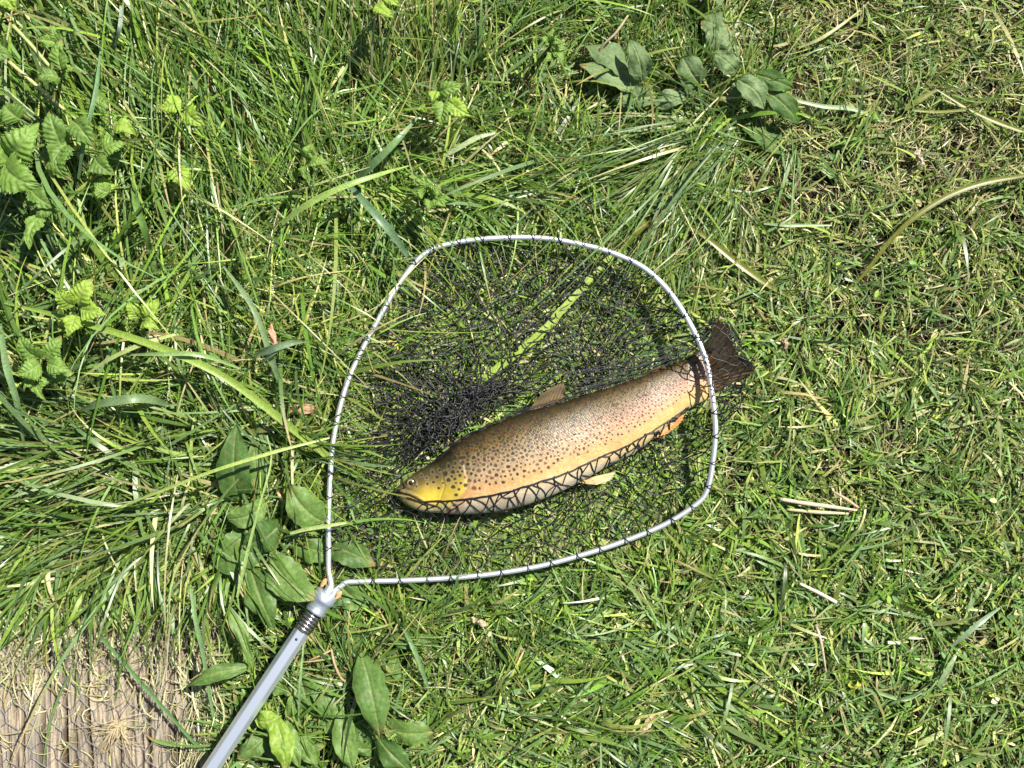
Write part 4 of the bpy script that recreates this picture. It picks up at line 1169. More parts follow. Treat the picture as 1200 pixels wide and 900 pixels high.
    Q = np.stack([A, B, np.roll(B, -1, 1), np.roll(A, -1, 1)], -1).reshape(-1, 4)
    Vf = V.reshape(-1, 3)
    caps = np.vstack([Vf[idx[0]].mean(0) + [-.001, 0, 0], Vf[idx[-1]].mean(0)])
    n0 = len(Vf)
    T0 = np.stack([idx[0], np.roll(idx[0], -1), np.full(NC, n0)], -1); T1 = np.stack([np.roll(idx[-1], -1), idx[-1], np.full(NC, n0 + 1)], -1)
    # scale coordinates: along and across, in scale counts
    alen = np.concatenate([[0], np.cumsum(np.linalg.norm(np.diff(mid, axis=0), axis=1))])
    ST = np.stack([np.broadcast_to(alen[:, None], X.shape), T * np.interp(Sfish, [0, .3, .7, 1], [50, 54, 48, 40])[:, None], hd * 1.0], -1).reshape(-1, 3)
    ST = np.vstack([ST, [[0, 0, 1], [400, 0, 0]]])
    cc = np.vstack([c.reshape(-1, 3), [[.1, .07, .03], [.1, .07, .03]]])
    me = mesh_np("body", np.vstack([Vf, caps]), [Q, np.vstack([T0, T1])], cc, uv=ST)
    # skin material with scale relief
    m, nt, N, L = new_mat("trout_skin")
    at = N("ShaderNodeAttribute"); at.attribute_name = "Col"
    st = N("ShaderNodeAttribute"); st.attribute_name = "ST"
    sp = N("ShaderNodeSeparateXYZ"); L(st.outputs["Vector"], sp.inputs[0])
    def mth(op, a, b=None, c_=None):
        n = N("ShaderNodeMath"); n.operation = op
        for i, v in enumerate((a, b, c_)):
            if v is None: continue
            if isinstance(v, (int, float)): n.inputs[i].default_value = v
            else: L(v, n.inputs[i])
        return n.outputs[0]
    ksc = 2 * math.pi / 3.9
    p1 = mth('ADD', mth('MULTIPLY', sp.outputs[0], ksc), mth('MULTIPLY', sp.outputs[1], ksc * 1.25))
    p2 = mth('SUBTRACT', mth('MULTIPLY', sp.outputs[0], ksc), mth('MULTIPLY', sp.outputs[1], ksc * 1.25))
    hgt = mth('MULTIPLY', mth('ABSOLUTE', mth('SINE', p1)), mth('ABSOLUTE', mth('SINE', p2)))
    nohead = mth('SUBTRACT', 1.0, sp.outputs[2])
    hs = mth('MULTIPLY', hgt, nohead)
    nz = N("ShaderNodeTexNoise"); nz.inputs["Scale"].default_value = 700; nz.inputs["Detail"].default_value = 3
    tc = N("ShaderNodeTexCoord"); L(tc.outputs["Object"], nz.inputs["Vector"])
    hh = mth('ADD', hs, mth('MULTIPLY', nz.outputs["Fac"], .35))
    bp = N("ShaderNodeBump"); bp.inputs["Strength"].default_value = .2; bp.inputs["Distance"].default_value = .0004
    L(hh, bp.inputs["Height"])
    bs = N("ShaderNodeBsdfPrincipled")
    # scale edges slightly darker, pale centre (guanine)
    mr = N("ShaderNodeMapRange"); mr.inputs[3].default_value = .72; mr.inputs[4].default_value = 1.28; L(hs, mr.inputs[0])
    mx = N("ShaderNodeVectorMath"); mx.operation = 'MULTIPLY'; L(at.outputs["Color"], mx.inputs[0])
    sel = mth('ADD', mth('MULTIPLY', mr.outputs[0], nohead), sp.outputs[2])
    L(sel, mx.inputs[1]); L(mx.outputs[0], bs.inputs["Base Color"])
    bs.inputs["Metallic"].default_value = .0
    bs.inputs["Roughness"].default_value = .38
    bs.inputs["Specular IOR Level"].default_value = .42
    bs.inputs["Coat Weight"].default_value = .05; bs.inputs["Coat Roughness"].default_value = .12
    bs.inputs["Subsurface Weight"].default_value = .0
    L(bp.outputs[0], bs.inputs["Normal"])
    bc = N("ShaderNodeBump"); bc.inputs["Strength"].default_value = .1; bc.inputs["Distance"].default_value = .0003
    L(hh, bc.inputs["Height"]); L(bc.outputs[0], bs.inputs["Coat Normal"])
    o = N("ShaderNodeOutputMaterial"); L(bs.outputs[0], o.inputs[0])
    obj("body", me, m, t)
    # eye
    ez = float(fish_surface(np.array([481.5]), np.array([566.]))[0][0])
    def dome(px, py, z, r, hgt, n=20, rings=8):
        c0 = P(px, py, z)
        a = np.linspace(0, 2 * np.pi, n, endpoint=False); rr = np.linspace(1, .0, rings)
        pts = []
        for q in rr: pts.append(np.stack([c0[0] + r * q * np.cos(a), c0[1] + r * q * np.sin(a), np.full(n, c0[2] + hgt * math.sqrt(max(0, 1 - q * q)))], -1))
        V = np.vstack(pts); idx = np.arange(n * rings).reshape(rings, n)
        return V, np.stack([idx[:-1], np.roll(idx[:-1], -1, 1), np.roll(idx[1:], -1, 1), idx[1:]], -1).reshape(-1, 4)
    V_, Q_ = dome(481.5, 566, ez - .0012, .0052, .0022)
    rad = np.hypot(V_[:, 0] - V_[:, 0].mean(), V_[:, 1] - V_[:, 1].mean())[:, None]
    eye = obj("eye", mesh_np("eye", V_, Q_, np.where((rad < .0041) & (rad > .0029), np.array([.26, .19, .07]), np.array([.06, .045, .02]))), simple_mat("iris", (0, 0, 0), .15, 0, attr=True, coat=1), t)
    V_, Q_ = dome(481.5, 566.2, ez + .00035, .0031, .0011)
    obj("pupil", mesh_np("pupil", V_, Q_), simple_mat("pupil_black", (.008, .008, .01), .06, 0, coat=1), eye)
    # fins: fan between base line and outer edge with ray ridges
    mfin = plant_mat("fin_membrane", .35, .35, 500., .0004)
    def fin(name, base, outer, zb, zo, rays, c0, c1, label=None, thick=.0006, amp=.0006):
        n = rays * 4 + 1; m_ = 14
        b = resample(base, n); e = resample(outer, n)
        zbv = np.interp(np.linspace(0, 1, n), np.linspace(0, 1, len(np.atleast_1d(zb))), np.atleast_1d(zb))
        zov = np.interp(np.linspace(0, 1, n), np.linspace(0, 1, len(np.atleast_1d(zo))), np.atleast_1d(zo))
        u = np.linspace(0, 1, m_)
        XY = b[:, None] * (1 - u)[None, :, None] + e[:, None] * u[None, :, None]
        Z = zbv[:, None] * (1 - u) + zov[:, None] * u
        ridge = np.cos(np.linspace(0, rays * 2 * np.pi, n))[:, None]
        jag = .03 * np.sin(np.linspace(0, rays * 2 * np.pi, n) + 1)
        XY = XY + (e - b)[:, None] * (jag[:, None] * (u > .99)[None])[..., None]
        Zt = Z + amp * ridge * (1 - .4 * u) + .0006 * np.sin(u * 9)[None]
        top_ = P(XY[..., 0], XY[..., 1], 0 * Z); k = (H - Z) / H; top_[..., 0] *= k; top_[..., 1] *= k; top_[..., 2] = Zt
        bot = top_.copy(); bot[..., 2] -= thick
        col = np.asarray(c0) * (1 - u)[None, :, None] + np.asarray(c1) * u[None, :, None] + 0 * Z[..., None]
        col = col * (1 + .28 * ridge[..., None])
        col = col * (.8 + .4 * fbm(XY[..., 0] / 6., XY[..., 1] / 6., 2))[..., None]
        idx = np.arange(n * m_).reshape(n, m_)
        Qt = np.stack([idx[:-1, :-1], idx[1:, :-1], idx[1:, 1:], idx[:-1, 1:]], -1).reshape(-1, 4)
        rim = np.concatenate([idx[0, :], idx[1:, -1], idx[-1, :-1][::-1], idx[1:-1, 0][::-1]]); o2 = n * m_
        Sd = np.stack([rim, rim + o2, np.roll(rim, -1) + o2, np.roll(rim, -1)], -1)
        V = np.vstack([top_.reshape(-1, 3), bot.reshape(-1, 3)])
        o = obj(name, mesh_np(name, V, np.vstack([Qt, Qt[:, ::-1] + o2, Sd]), np.tile(col.reshape(-1, 3), (2, 1))), mfin, t)
        if label: o["label"] = label
        return o
    zt = float(zc[-1])
    fin("tail_fin", [(826, 408), (832, 425), (833, 446), (828, 468)], [(841, 373), (850, 382), (858, 396), (861, 408), (866, 415), (876, 421), (885, 432), (876, 442), (862, 447), (848, 455)],
        [zt + .022, zt + .016, zt + .002], [zt + .062, zt + .062, zt + .054, zt + .022], 18, (.42, .27, .13), (.28, .19, .10), "dark brown forked tail fin", amp=.0009)
    fin("dorsal_fin", [(618, 482), (640, 476), (664, 470)], [(634, 462), (650, 452), (661, 449), (662, 460)], [.034, .034, .034], [.046, .050, .050, .042], 11,
        (.24, .17, .08), (.26, .20, .12), "upright brown dorsal fin", thick=.0005)
    fin("adipose_fin", [(752, 444), (772, 437)], [(764, 434), (778, 428), (781, 433)], .034, .040, 2, (.36, .24, .10), (.48, .24, .12), thick=.0016, amp=.0002)
    fin("pectoral_fin", [(546, 584), (550, 594)], [(584, 582), (600, 585), (606, 590), (598, 598), (578, 603)], [.044, .036], [.042, .040, .030], 10, (.50, .24, .08), (.26, .15, .07),
        "brown orange pectoral fin folded against the belly", amp=.0007)
    fin("pelvic_fin", [(676, 566), (690, 560)], [(700, 568), (716, 562), (722, 552)], [.034, .038], [.030, .034], 8, (.62, .45, .20), (.60, .52, .30), amp=.0006)
    fin("anal_fin", [(762, 516), (786, 494)], [(782, 508), (797, 496), (803, 484)], [.034, .036], [.030, .034], 8, (.62, .40, .16), (.60, .26, .08), amp=.0006)
    # gill cover plate edge highlights are relief in the body; nostril
    nz_ = float(fish_surface(np.array([471.]), np.array([570.]))[0][0])
    V_, Q_ = dome(471, 570, nz_ - .0002, .0010, .0005, 10, 4)
    obj("nostril", mesh_np("nostril", V_, Q_), simple_mat("nostril_dark", (.02, .015, .01), .5), t)
    return t
build_trout()

# ------------------------------------------------------------------ landing net
RIM = [(391, 680), (385.5, 672), (385, 640), (385, 602), (387, 560), (390, 520), (399, 475), (411.5, 437), (433.5, 392), (458, 348), (473, 325), (487, 307), (498, 297), (514, 289), (551, 281.5), (600, 278.3), (644, 279.8),
       (688, 288), (722, 298), (756, 315), (785, 343), (810, 382), (827, 421), (835, 465), (838.5, 504), (835, 543), (829, 573), (817, 590), (780, 614), (732, 634),
       (683, 650), (629, 664), (565, 674), (492, 679.5), (420, 681.5), (404, 683), (396, 689)]
def rim_z(px, py):
    z = .036 + .025 * np.exp(-((px - 835) ** 2 + (py - 440) ** 2) / (2 * 110. ** 2)) 
    return z
rim2 = resample(RIM, 360)
rz = rim_z(rim2[:, 0], rim2[:, 1])
rim3 = P(rim2[:, 0], rim2[:, 1], rz)

def build_net():
    t = thing("landing_net", "black mesh landing net with silver rim and handle lying on the grass", "landing net", P(600, 480, .02))
    # rim tube, slightly flattened
    pts = np.vstack([P(383, 698, .034)[None], P(388, 687, .036)[None], rim3[3:-3], P(393, 693, .036)[None], P(387, 702, .034)[None]])
    pts = resample(pts, 420)
    V, Q = tubes(pts, .0031, 14, caps=True)
    obj("rim", mesh_np("rim", V, Q), M_alu, t)
    # lathe along the handle axis
    A = np.array(P(391.5, 683, .036)); B = np.array(P(248, 900, .055))
    ax = (B - A) / np.linalg.norm(B - A)
    def at_px(px, py):  # nearest distance along the axis for a photo pixel
        f = (py - 683) / (900 - 683.)
        return f * np.linalg.norm(B - A)
    s_ = np.cross(ax, [0, 0, 1]); s_ /= np.linalg.norm(s_); u_ = np.cross(s_, ax)
    def lathe(prof, n=32, rot=0., name="part", mat=None, smooth=True, parent=None, cap=True):
        a = np.arange(n) * 2 * math.pi / n + rot
        ring = np.cos(a)[:, None] * s_ + np.sin(a)[:, None] * u_
        V = np.vstack([A + ax * d + ring * r for d, r in prof]); m = len(prof)
        idx = np.arange(n * m).reshape(m, n)
        Q = [np.stack([idx[:-1], np.roll(idx[:-1], -1, 1), np.roll(idx[1:], -1, 1), idx[1:]], -1).reshape(-1, 4)]
        V = np.vstack([V, A + ax * prof[0][0], A + ax * prof[-1][0]])
        Q.append(np.vstack([np.stack([np.roll(idx[0], -1), idx[0], np.full(n, n * m)], -1), np.stack([idx[-1], np.roll(idx[-1], -1), np.full(n, n * m + 1)], -1)]))
        return obj(name, mesh_np(name, V, Q, smooth=smooth), mat, parent or t)
    mm = .001
    # plug between the bars, flanged collar, spring, hexagonal handle
    lathe([(6 * mm, 5.0 * mm), (6.5 * mm, 5.6 * mm), (20 * mm, 5.6 * mm)], name="plug", mat=M_zinc)
    fer = lathe([(13 * mm, 11.5 * mm), (13.6 * mm, 12.6 * mm), (14.5 * mm, 13.2 * mm), (22 * mm, 13.6 * mm), (24 * mm, 13.4 * mm), (25 * mm, 12.2 * mm), (28 * mm, 11.4 * mm), (33 * mm, 11.2 * mm), (37 * mm, 12.0 * mm), (39 * mm, 12.2 * mm), (39.5 * mm, 11.2 * mm), (40 * mm, 9 * mm)], name="ferrule", mat=M_zinc)
    turns = 4.4; K = 150
    tt = np.linspace(0, 1, K)
    d = 42 * mm + tt * 19 * mm; a = tt * turns * 2 * math.pi
    hel = A + ax * d[:, None] + (np.cos(a)[:, None] * s_ + np.sin(a)[:, None] * u_) * (8.6 * mm)
    V, Q = tubes(hel, .0023, 8, caps=True)
    obj("spring", mesh_np("spring", V, Q), M_spring, t)
    lathe([(38 * mm, 6.4 * mm), (62 * mm, 6.4 * mm)], name="threaded_rod", mat=M_spring)
    lathe([(60.5 * mm, 8.5 * mm), (61 * mm, 9.8 * mm), (63 * mm, 10 * mm), (64 * mm, 9.4 * mm)], name="brass_ring", mat=simple_mat("dull_brass", (.42, .30, .15), .35, 1.))
    Lh = .92
    # hexagon with small edge bevels
    n = 6; aa = []
    for k in range(6):
        c0 = k * math.pi / 3
        aa += [c0 - .06, c0 + .06]
    aa = np.array(aa)
    ring = np.cos(aa)[:, None] * s_ + np.sin(aa)[:, None] * u_
    prof = [(63.5 * mm, 8.6 * mm), (64.2 * mm, 9.4 * mm), (Lh, 9.4 * mm), (Lh + .001, 8 * mm)]
    V = np.vstack([A + ax * dd + ring * rr for dd, rr in prof]); idx = np.arange(48).reshape(4, 12)
    Q = [np.stack([idx[:-1], np.roll(idx[:-1], -1, 1), np.roll(idx[1:], -1, 1), idx[1:]], -1).reshape(-1, 4)]
    V = np.vstack([V, A + ax * prof[0][0], A + ax * prof[-1][0]])
    Q.append(np.vstack([np.stack([np.roll(idx[0], -1), idx[0], np.full(12, 48)], -1), np.stack([idx[-1], np.roll(idx[-1], -1), np.full(12, 49)], -1)]))
    hd = obj("handle", mesh_np("handle", V, Q, smooth=False), M_pole, t)
    # rivet in the top facet
    base = A + ax * 74 * mm + u_ * 8.2 * mm
    pr = np.stack([base + u_ * (.0 * mm), base + u_ * .5 * mm])
    a = np.linspace(0, 2 * math.pi, 14, endpoint=False)
    rg = base[None] + (np.cos(a)[:, None] * s_ + np.sin(a)[:, None] * ax) * 1.6 * mm + u_ * .12 * mm
    V = np.vstack([rg, rg + u_ * .25 * mm, (base + u_ * .4 * mm)[None]])
    i0 = np.arange(14); Q = [np.stack([i0, np.roll(i0, -1), np.roll(i0, -1) + 14, i0 + 14], -1), np.stack([i0 + 14, np.roll(i0, -1) + 14, np.full(14, 28)], -1)]
    obj("rivet", mesh_np("rivet", V, Q), M_hole, hd)

    # ---------------- netting
    cx, cy = 615., 485.
    rp = rim2.copy(); ang = np.arctan2(rp[:, 1] - cy, rp[:, 0] - cx); rad = np.hypot(rp[:, 0] - cx, rp[:, 1] - cy)
    o_ = np.argsort(ang); ang_s, rad_s = ang[o_], rad[o_]
    def Rr(th): return np.interp(th, np.concatenate([ang_s[-3:] - 2 * np.pi, ang_s, ang_s[:3] + 2 * np.pi]), np.concatenate([rad_s[-3:], rad_s, rad_s[:3]]))
    SL = 1.30; PP = []; KP = []
    for lay, oo in ((0, 0.), (1, 51.3), (2, 97.7)):
        aw, ah = ((17.5, 11.5), (17.5, 12.0), (9.8, 7.2))[lay]                     # half diagonals of one mesh, material mm
        I, J = np.meshgrid(np.arange(-60, 61), np.arange(-60, 61), indexing='ij')
        I = I.ravel(); J = J.ravel(); ev = ((I + J) % 2 == 0); I, J = I[ev], J[ev]
        mxm = I * aw + oo * .3; mym = J * ah + oo * .2
        rot = R(-14 + (0, 24, -30)[lay])
        qx = (mxm * math.cos(rot) - mym * math.sin(rot)) / SL; qy = (mxm * math.sin(rot) + mym * math.cos(rot)) / SL
        th = np.arctan2(qy, qx); rho = np.hypot(qx, qy) / Rr(th)
        ok = rho < 1.0
        key = {(int(i), int(j)): n for n, (i, j) in enumerate(zip(I[ok], J[ok]))}
        I, J, qx, qy, th, rho = I[ok], J[ok], qx[ok], qy[ok], th[ok], rho[ok]
        E = []
        for (i, j), n in key.items():
            for di, dj in ((1, 1), (1, -1)):
                m = key.get((i + di, j + dj))
                if m is not None: E.append((n, m))
        E = np.array(E)
        # boundary knots reach to the rim
        deg = np.bincount(E.ravel(), minlength=len(I)); bnd = deg < 4
        X = cx + qx.copy(); Y = cy + qy.copy()
        win = 1 - rho ** 5
        # wrinkles: big folds then small ones
        def nz2(x, y, s, o):
            return (fbm(x / s + o, y / s + o * 1.7, 2) - .5) * 2
        X0, Y0 = X.copy(), Y.copy()
        X = X + win * (30 * nz2(X0, Y0, 84., 3 + oo) + 6 * nz2(X0, Y0, 34., 8 + oo)); Y = Y + win * (30 * nz2(X0, Y0, 78., 21 + oo) + 6 * nz2(X0, Y0, 32., 12 + oo))
        # bunch above the head
        def pull(X, Y, ax_, ay_, s1, s2, k, rotd=0.):
            dx, dy = X - ax_, Y - ay_; c, s = math.cos(R(rotd)), math.sin(R(rotd))
            a_, b_ = dx * c - dy * s, dx * s + dy * c
            w = k * np.exp(-(a_ ** 2 / (2 * s1 ** 2) + b_ ** 2 / (2 * s2 ** 2)))
            return X - dx * w, Y - dy * w
        X, Y = pull(X, Y, 505, 508, 66, 50, (.58, .55, .40)[lay], 30)
        X, Y = pull(X, Y, 545, 468, 55, 38, .35, 30)
        X, Y = pull(X, Y, 690, 425, 90, 26, .35, 20)
        X, Y = pull(X, Y, 700, 330, 70, 40, .25, -20)
        X += win * rng.normal(0, 1.0, len(X)); Y += win * rng.normal(0, 1.0, len(Y))
        z = .020 + (rim_z(X0, Y0) - .020) * sstep(.86, 1.0, rho) + .010 * win * (fbm(X0 / 21. + 4, Y0 / 21. + 9, 2)) + rng.uniform(0, .003, len(X))
        bun = np.exp(-(((X - 505) / 50.) ** 2 + ((Y - 512) / 40.) ** 2)); z += .012 * bun * rng.random(len(X))
        # tail pushes the bag out under the rim
        td = (th + 0.24); td = (td + np.pi) % (2 * np.pi) - np.pi
        wt = np.exp(-(td / .30) ** 2)
        out = wt * sstep(.70, .86, rho) * sstep(1.0, .93, rho)
        r0 = np.hypot(X - cx, Y - cy)
        rt = Rr(th) + 44 + 6 * nz2(X0, Y0, 14., 5)
        tmix = np.clip(out * 1.25, 0, 1)
        Xo = cx + np.cos(th) * rt; Yo = cy + np.sin(th) * rt
        X = X * (1 - tmix) + Xo * tmix; Y = Y * (1 - tmix) + Yo * tmix
        z = z + np.where(rho > .86, .030, -.004) * wt * (rho > .7)
        # fish: knots whose rest place is under the flank stay under it, others are pushed off it
        zs, s, tau, al = fish_surface(X, Y)
        zs0, s0, tau0, al0 = fish_surface(X0, Y0)
        on = (al < 8) & (np.abs(tau) < 1.06) & (s > .0) & (s < .995) & (X < 812)
        under = (al0 < 9) & (tau0 > -.8) & (tau0 < .45) & (s0 > .02) & (s0 < .93) | (on & (tau > -.85) & (tau < .30) & (s > .07))
        i = np.clip((s * (NS - 1)).astype(int), 0, NS - 1)
        ex = Lcurve[i] - Ucurve[i]; L_ = np.linalg.norm(ex, axis=1); exn = ex / L_[:, None]
        back = on & ~under & (tau < 0) & (s > .06)
        newt = -1.02 - rng.uniform(0, .12, len(X))
        X = np.where(back, mid[i][:, 0] + exn[:, 0] * wid[i] * newt, X); Y = np.where(back, mid[i][:, 1] + exn[:, 1] * wid[i] * newt, Y)
        z = np.where(back, .022 + .02 * rng.random(len(X)), z)
        belly = on & ~under & (tau >= 0)
        fold_t = np.interp(s, [0, .10, .22, .45, .75, 1], [.35, .52, .58, .60, .72, .9])
        newt = fold_t + (np.maximum(tau, 0) ** 1.0) * (1.1 - fold_t) * rng.uniform(.8, 1.1, len(X)) * .9
        X = np.where(belly, mid[i][:, 0] + exn[:, 0] * wid[i] * newt, X); Y = np.where(belly, mid[i][:, 1] + exn[:, 1] * wid[i] * newt, Y)
        zs2, *_ = fish_surface(X, Y)
        snout = on & (s <= .09)
        z = np.where(belly | snout, np.maximum(zs2 + .0016, .02), z)
        z = np.where(under, .008, z)
        # attach the border knots to the rim tube
        fullpts = rim3
        bi = np.nonzero(bnd)[0]
        rx, ry = cx + np.cos(th[bi]) * Rr(th[bi]), cy + np.sin(th[bi]) * Rr(th[bi])
        near = np.argmin((rim2[:, 0][None] - rx[:, None]) ** 2 + (rim2[:, 1][None] - ry[:, None]) ** 2, 1)
        K3 = P(X, Y, z)
        K3[bi] = rim3[near] + np.array([0, 0, -.002]) + rng.normal(0, .0008, (len(bi), 3))
        # strands with slack bow
        a_, b_ = E[:, 0], E[:, 1]
        keep = ~(under[a_] | under[b_] | belly[a_] | belly[b_])
        dist = np.linalg.norm(K3[a_] - K3[b_], axis=1)
        keep &= dist < .055
        if lay == 1: keep &= ((al0[a_] > 12) | (tau0[a_] < -.9)) & ((Y0[a_] < 578 - .37 * (X0[a_] - 470)) | (X0[a_] < 500) | (X0[a_] > 745)) & (rho[a_] < .94) & (rho[b_] < .94)
        if lay == 2: keep &= ((al0[a_] > 12) | (tau0[a_] < -.9)) & (np.hypot((X0[a_] - 505) / 1.25, Y0[a_] - 490) < 88) & (Y0[a_] < 566) & (rho[a_] < .9) & (rho[b_] < .9)
        a_, b_ = a_[keep], b_[keep]; dist = dist[keep]
        u = np.linspace(0, 1, 7)[None, :, None]
        p = K3[a_][:, None] * (1 - u) + K3[b_][:, None] * u
        rest = (.0190, .0190, .0108)[lay]
        slack = np.clip(rest - dist, .0004, .0095)
        perp = np.cross(K3[b_] - K3[a_], np.array([0, 0, 1.])); perp /= np.linalg.norm(perp, axis=1, keepdims=True) + 1e-9
        amp = (slack * rng.choice([-1, 1], len(a_)) * rng.uniform(.25, .75, len(a_)))[:, None, None]
        p = p + perp[:, None] * amp * np.sin(np.pi * u) + np.array([0, 0, 1.]) * (slack * rng.uniform(-.1, .5, len(a_)))[:, None, None] * np.sin(np.pi * u)
        p = p + perp[:, None] * (slack * rng.normal(0, .18, len(a_)))[:, None, None] * np.sin(2 * np.pi * u)
        # never through the fish
        ppx, ppy = to_px(p)
        zf, sf, tf, af = fish_surface(ppx, ppy)
        onf = (af < 6) & (np.abs(tf) < 1.0) & (ppx < 815)
        crossing = (onf & (tf > -.82) & (tf < .30) & (sf > .09)).any(1)
        p[..., 2] = np.where(onf, np.maximum(p[..., 2], zf + .0011), p[..., 2])
        p = p[~crossing]; a_, b_ = a_[~crossing], b_[~crossing]
        PP.append(p); KP.append(K3[np.unique(np.concatenate([a_, b_]))])
    # netting drawn up over the belly to the fold line
    ni, nj = 25, 4
    ss = np.linspace(.075, .93, ni * 2); key = {}; Kb = []
    for i_ in range(ni * 2):
        for j_ in range(nj):
            if (i_ + j_) % 2: continue
            si_ = np.clip(ss[i_] + rng.normal(0, .009), 0, 1); k_ = int(si_ * (NS - 1))
            f0 = float(np.interp(si_, [.05, .10, .22, .45, .75, .93], [.40, .52, .58, .60, .72, .95]))
            tt_ = f0 + (1.12 - f0) * j_ / (nj - 1.) + (rng.normal(0, .09) if j_ else 0)
            q = mid[k_] + (Lcurve[k_] - Ucurve[k_]) / 2 * tt_
            if j_ == nj - 1: q = q + [rng.normal(0, 2), 3 + rng.normal(0, 2)]
            zq = float(fish_surface(np.array([q[0]]), np.array([q[1]]))[0][0]) if tt_ < 1 else .024
            key[(i_, j_)] = len(Kb); Kb.append(P(q[0], q[1], max(zq, .02) + .0014))
    Kb = np.array(Kb)
    ee = np.array([(n, key[(i + 1, j + d)]) for (i, j), n in key.items() for d in (1, -1) if (i + 1, j + d) in key])
    u = np.linspace(0, 1, 7)[None, :, None]
    pt = Kb[ee[:, 0]][:, None] * (1 - u) + Kb[ee[:, 1]][:, None] * u
    pt[..., 0] += rng.normal(0, .0016, len(ee))[:, None] * np.sin(np.pi * u[..., 0]); pt[..., 1] += rng.normal(0, .0007, len(ee))[:, None] * np.sin(np.pi * u[..., 0])
    zf, _, tf, af = fish_surface(*to_px(pt)); pt[..., 2] = np.where((np.abs(tf) < 1) & (af < 6), np.maximum(pt[..., 2], zf + .0012), pt[..., 2])
    PP.append(pt); KP.append(Kb)
    # bag bunched round the tail fin outside the rim
    for q_, (zz_, nn_) in enumerate(((.096, 0.), (.020, 9.))):
        I, J = np.meshgrid(np.arange(-9, 10), np.arange(-12, 13), indexing='ij'); I = I.ravel(); J = J.ravel(); ev = (I + J) % 2 == 0; I, J = I[ev], J[ev]
        x_ = 850 + I * 7.6 + .25 * J * 6 + 11 * nz2(I * 7. + nn_, J * 7., 22., 3 + nn_); y_ = 430 + J * 7.6 - .2 * I * 6 + 11 * nz2(I * 7. + nn_, J * 7., 22., 31 + nn_)
        inside = ((x_ - 850) / 38.) ** 2 + ((y_ - 436) / 78.) ** 2 < 1 + .25 * nz2(x_, y_, 12., 4)
        inside &= x_ > np.interp(y_, [360, 400, 440, 480, 520], [806, 820, 832, 838, 838])
        inside &= x_ < np.interp(y_, [360, 380, 430, 470, 520], [838, 862, 890, 872, 846])
        key = {(int(i), int(j)): n for n, (i, j, k) in enumerate(zip(I, J, inside)) if k}
        Kt = P(x_, y_, zz_ + .005 * rng.random(len(x_)) - .0004 * np.clip(y_ - 400, 0, 110) * (q_ < 2))
        ee = np.array([(n, key[(i + di, j + dj)]) for (i, j), n in key.items() for di, dj in ((1, 1), (1, -1)) if (i + di, j + dj) in key])
        u = np.linspace(0, 1, 7)[None, :, None]
        pt = Kt[ee[:, 0]][:, None] * (1 - u) + Kt[ee[:, 1]][:, None] * u
        pt[..., 0] += rng.normal(0, .0016, len(ee))[:, None] * np.sin(np.pi * u[..., 0]); pt[..., 1] += rng.normal(0, .0016, len(ee))[:, None] * np.sin(np.pi * u[..., 0])
        PP.append(pt); KP.append(Kt[np.unique(ee)])
    p = np.concatenate(PP)
    V1, Q1 = tubes(p, .00072, 5)
    # knots
    kp = np.concatenate(KP)
    o8 = np.array([[1, 0, 0], [0, 1, 0], [-1, 0, 0], [0, -1, 0], [0, 0, 1], [0, 0, -1]]) * .00105
    V2 = (kp[:, None] + o8[None]).reshape(-1, 3)
    f8 = np.array([[0, 1, 4], [1, 2, 4], [2, 3, 4], [3, 0, 4], [1, 0, 5], [2, 1, 5], [3, 2, 5], [0, 3, 5]])
    T2 = (f8[None] + (np.arange(len(kp)) * 6)[:, None, None]).reshape(-1, 3) + len(V1)
    obj("netting", mesh_np("netting", np.vstack([V1, V2]), [Q1[0], T2]), M_net, t, kind="stuff")
    # fold cord lying along the lower flank and the taut cord along the back
    def cord(name, tau_of, s0_, s1_, zoff, r=.0010, wob=1.5):
        ss = np.linspace(s0_, s1_, 90); ii = (ss * (NS - 1)).astype(int)
        tt_ = np.interp(ss, *tau_of)
        q = mid[ii] + (Lcurve[ii] - Ucurve[ii]) / 2 * tt_[:, None]
        q = q + wob * np.stack([nz2(ss * 300, ss * 0, 9., 2), nz2(ss * 300, ss * 0, 9., 31)], -1)
        zz, _, tf_, _ = fish_surface(q[:, 0], q[:, 1])
        return P(q[:, 0], q[:, 1], np.maximum(zz, .02) + zoff)
    fold = [cord("c", ([.05, .10, .22, .45, .75, .93], [.40 + d_, .52 + d_, .58 + d_, .60 + d_, .72 + d_, .95 + d_]), .05, .93, .0014 + k * .0004, wob=1.2) for k, d_ in enumerate((0, .02))]
    bk = [cord("c", ([.1, .3, .6, .9], [-.97 - .03 * k, -1.0 - .02 * k, -1.02 - .05 * k, -1.05]), .10 + .02 * k, .62 + .07 * k, .003 + .002 * k, wob=2.2) for k in range(3)]
    V, Q = tubes(np.stack(fold + bk), .00058, 6)
    obj("fold_cord", mesh_np("fold_cord", V, Q), M_net, t)
    # taut wet strands gathered above the tail wrist
    ns = 15; st_ = []
    for k in range(ns):
        f = k / (ns - 1.)
        a0 = np.array([668 + rng.normal(0, 14), 461 - 26 * f + rng.normal(0, 3)]); b0 = np.array([818 + rng.normal(0, 8), 408 - 14 * f + rng.normal(0, 3)])
        m0 = (a0 + b0) / 2 + [rng.normal(0, 6), 6 + rng.normal(0, 3.5)]
        q = resample([a0, m0, b0], 16)
        q = q + np.stack([0 * q[:, 0], .8 * np.sin(np.linspace(0, 30, 16) + k)], -1)
        st_.append(P(q[:, 0], q[:, 1], .034 + .012 * rng.random() + .006 * np.linspace(0, 1, 16)))
    V, Q = tubes(np.array(st_), .0004, 5)
    obj("gathered_mesh", mesh_np("gathered_mesh", V, Q), simple_mat("wet_nylon", (.05, .05, .05), .12, 0, spec=1., coat=1), t)
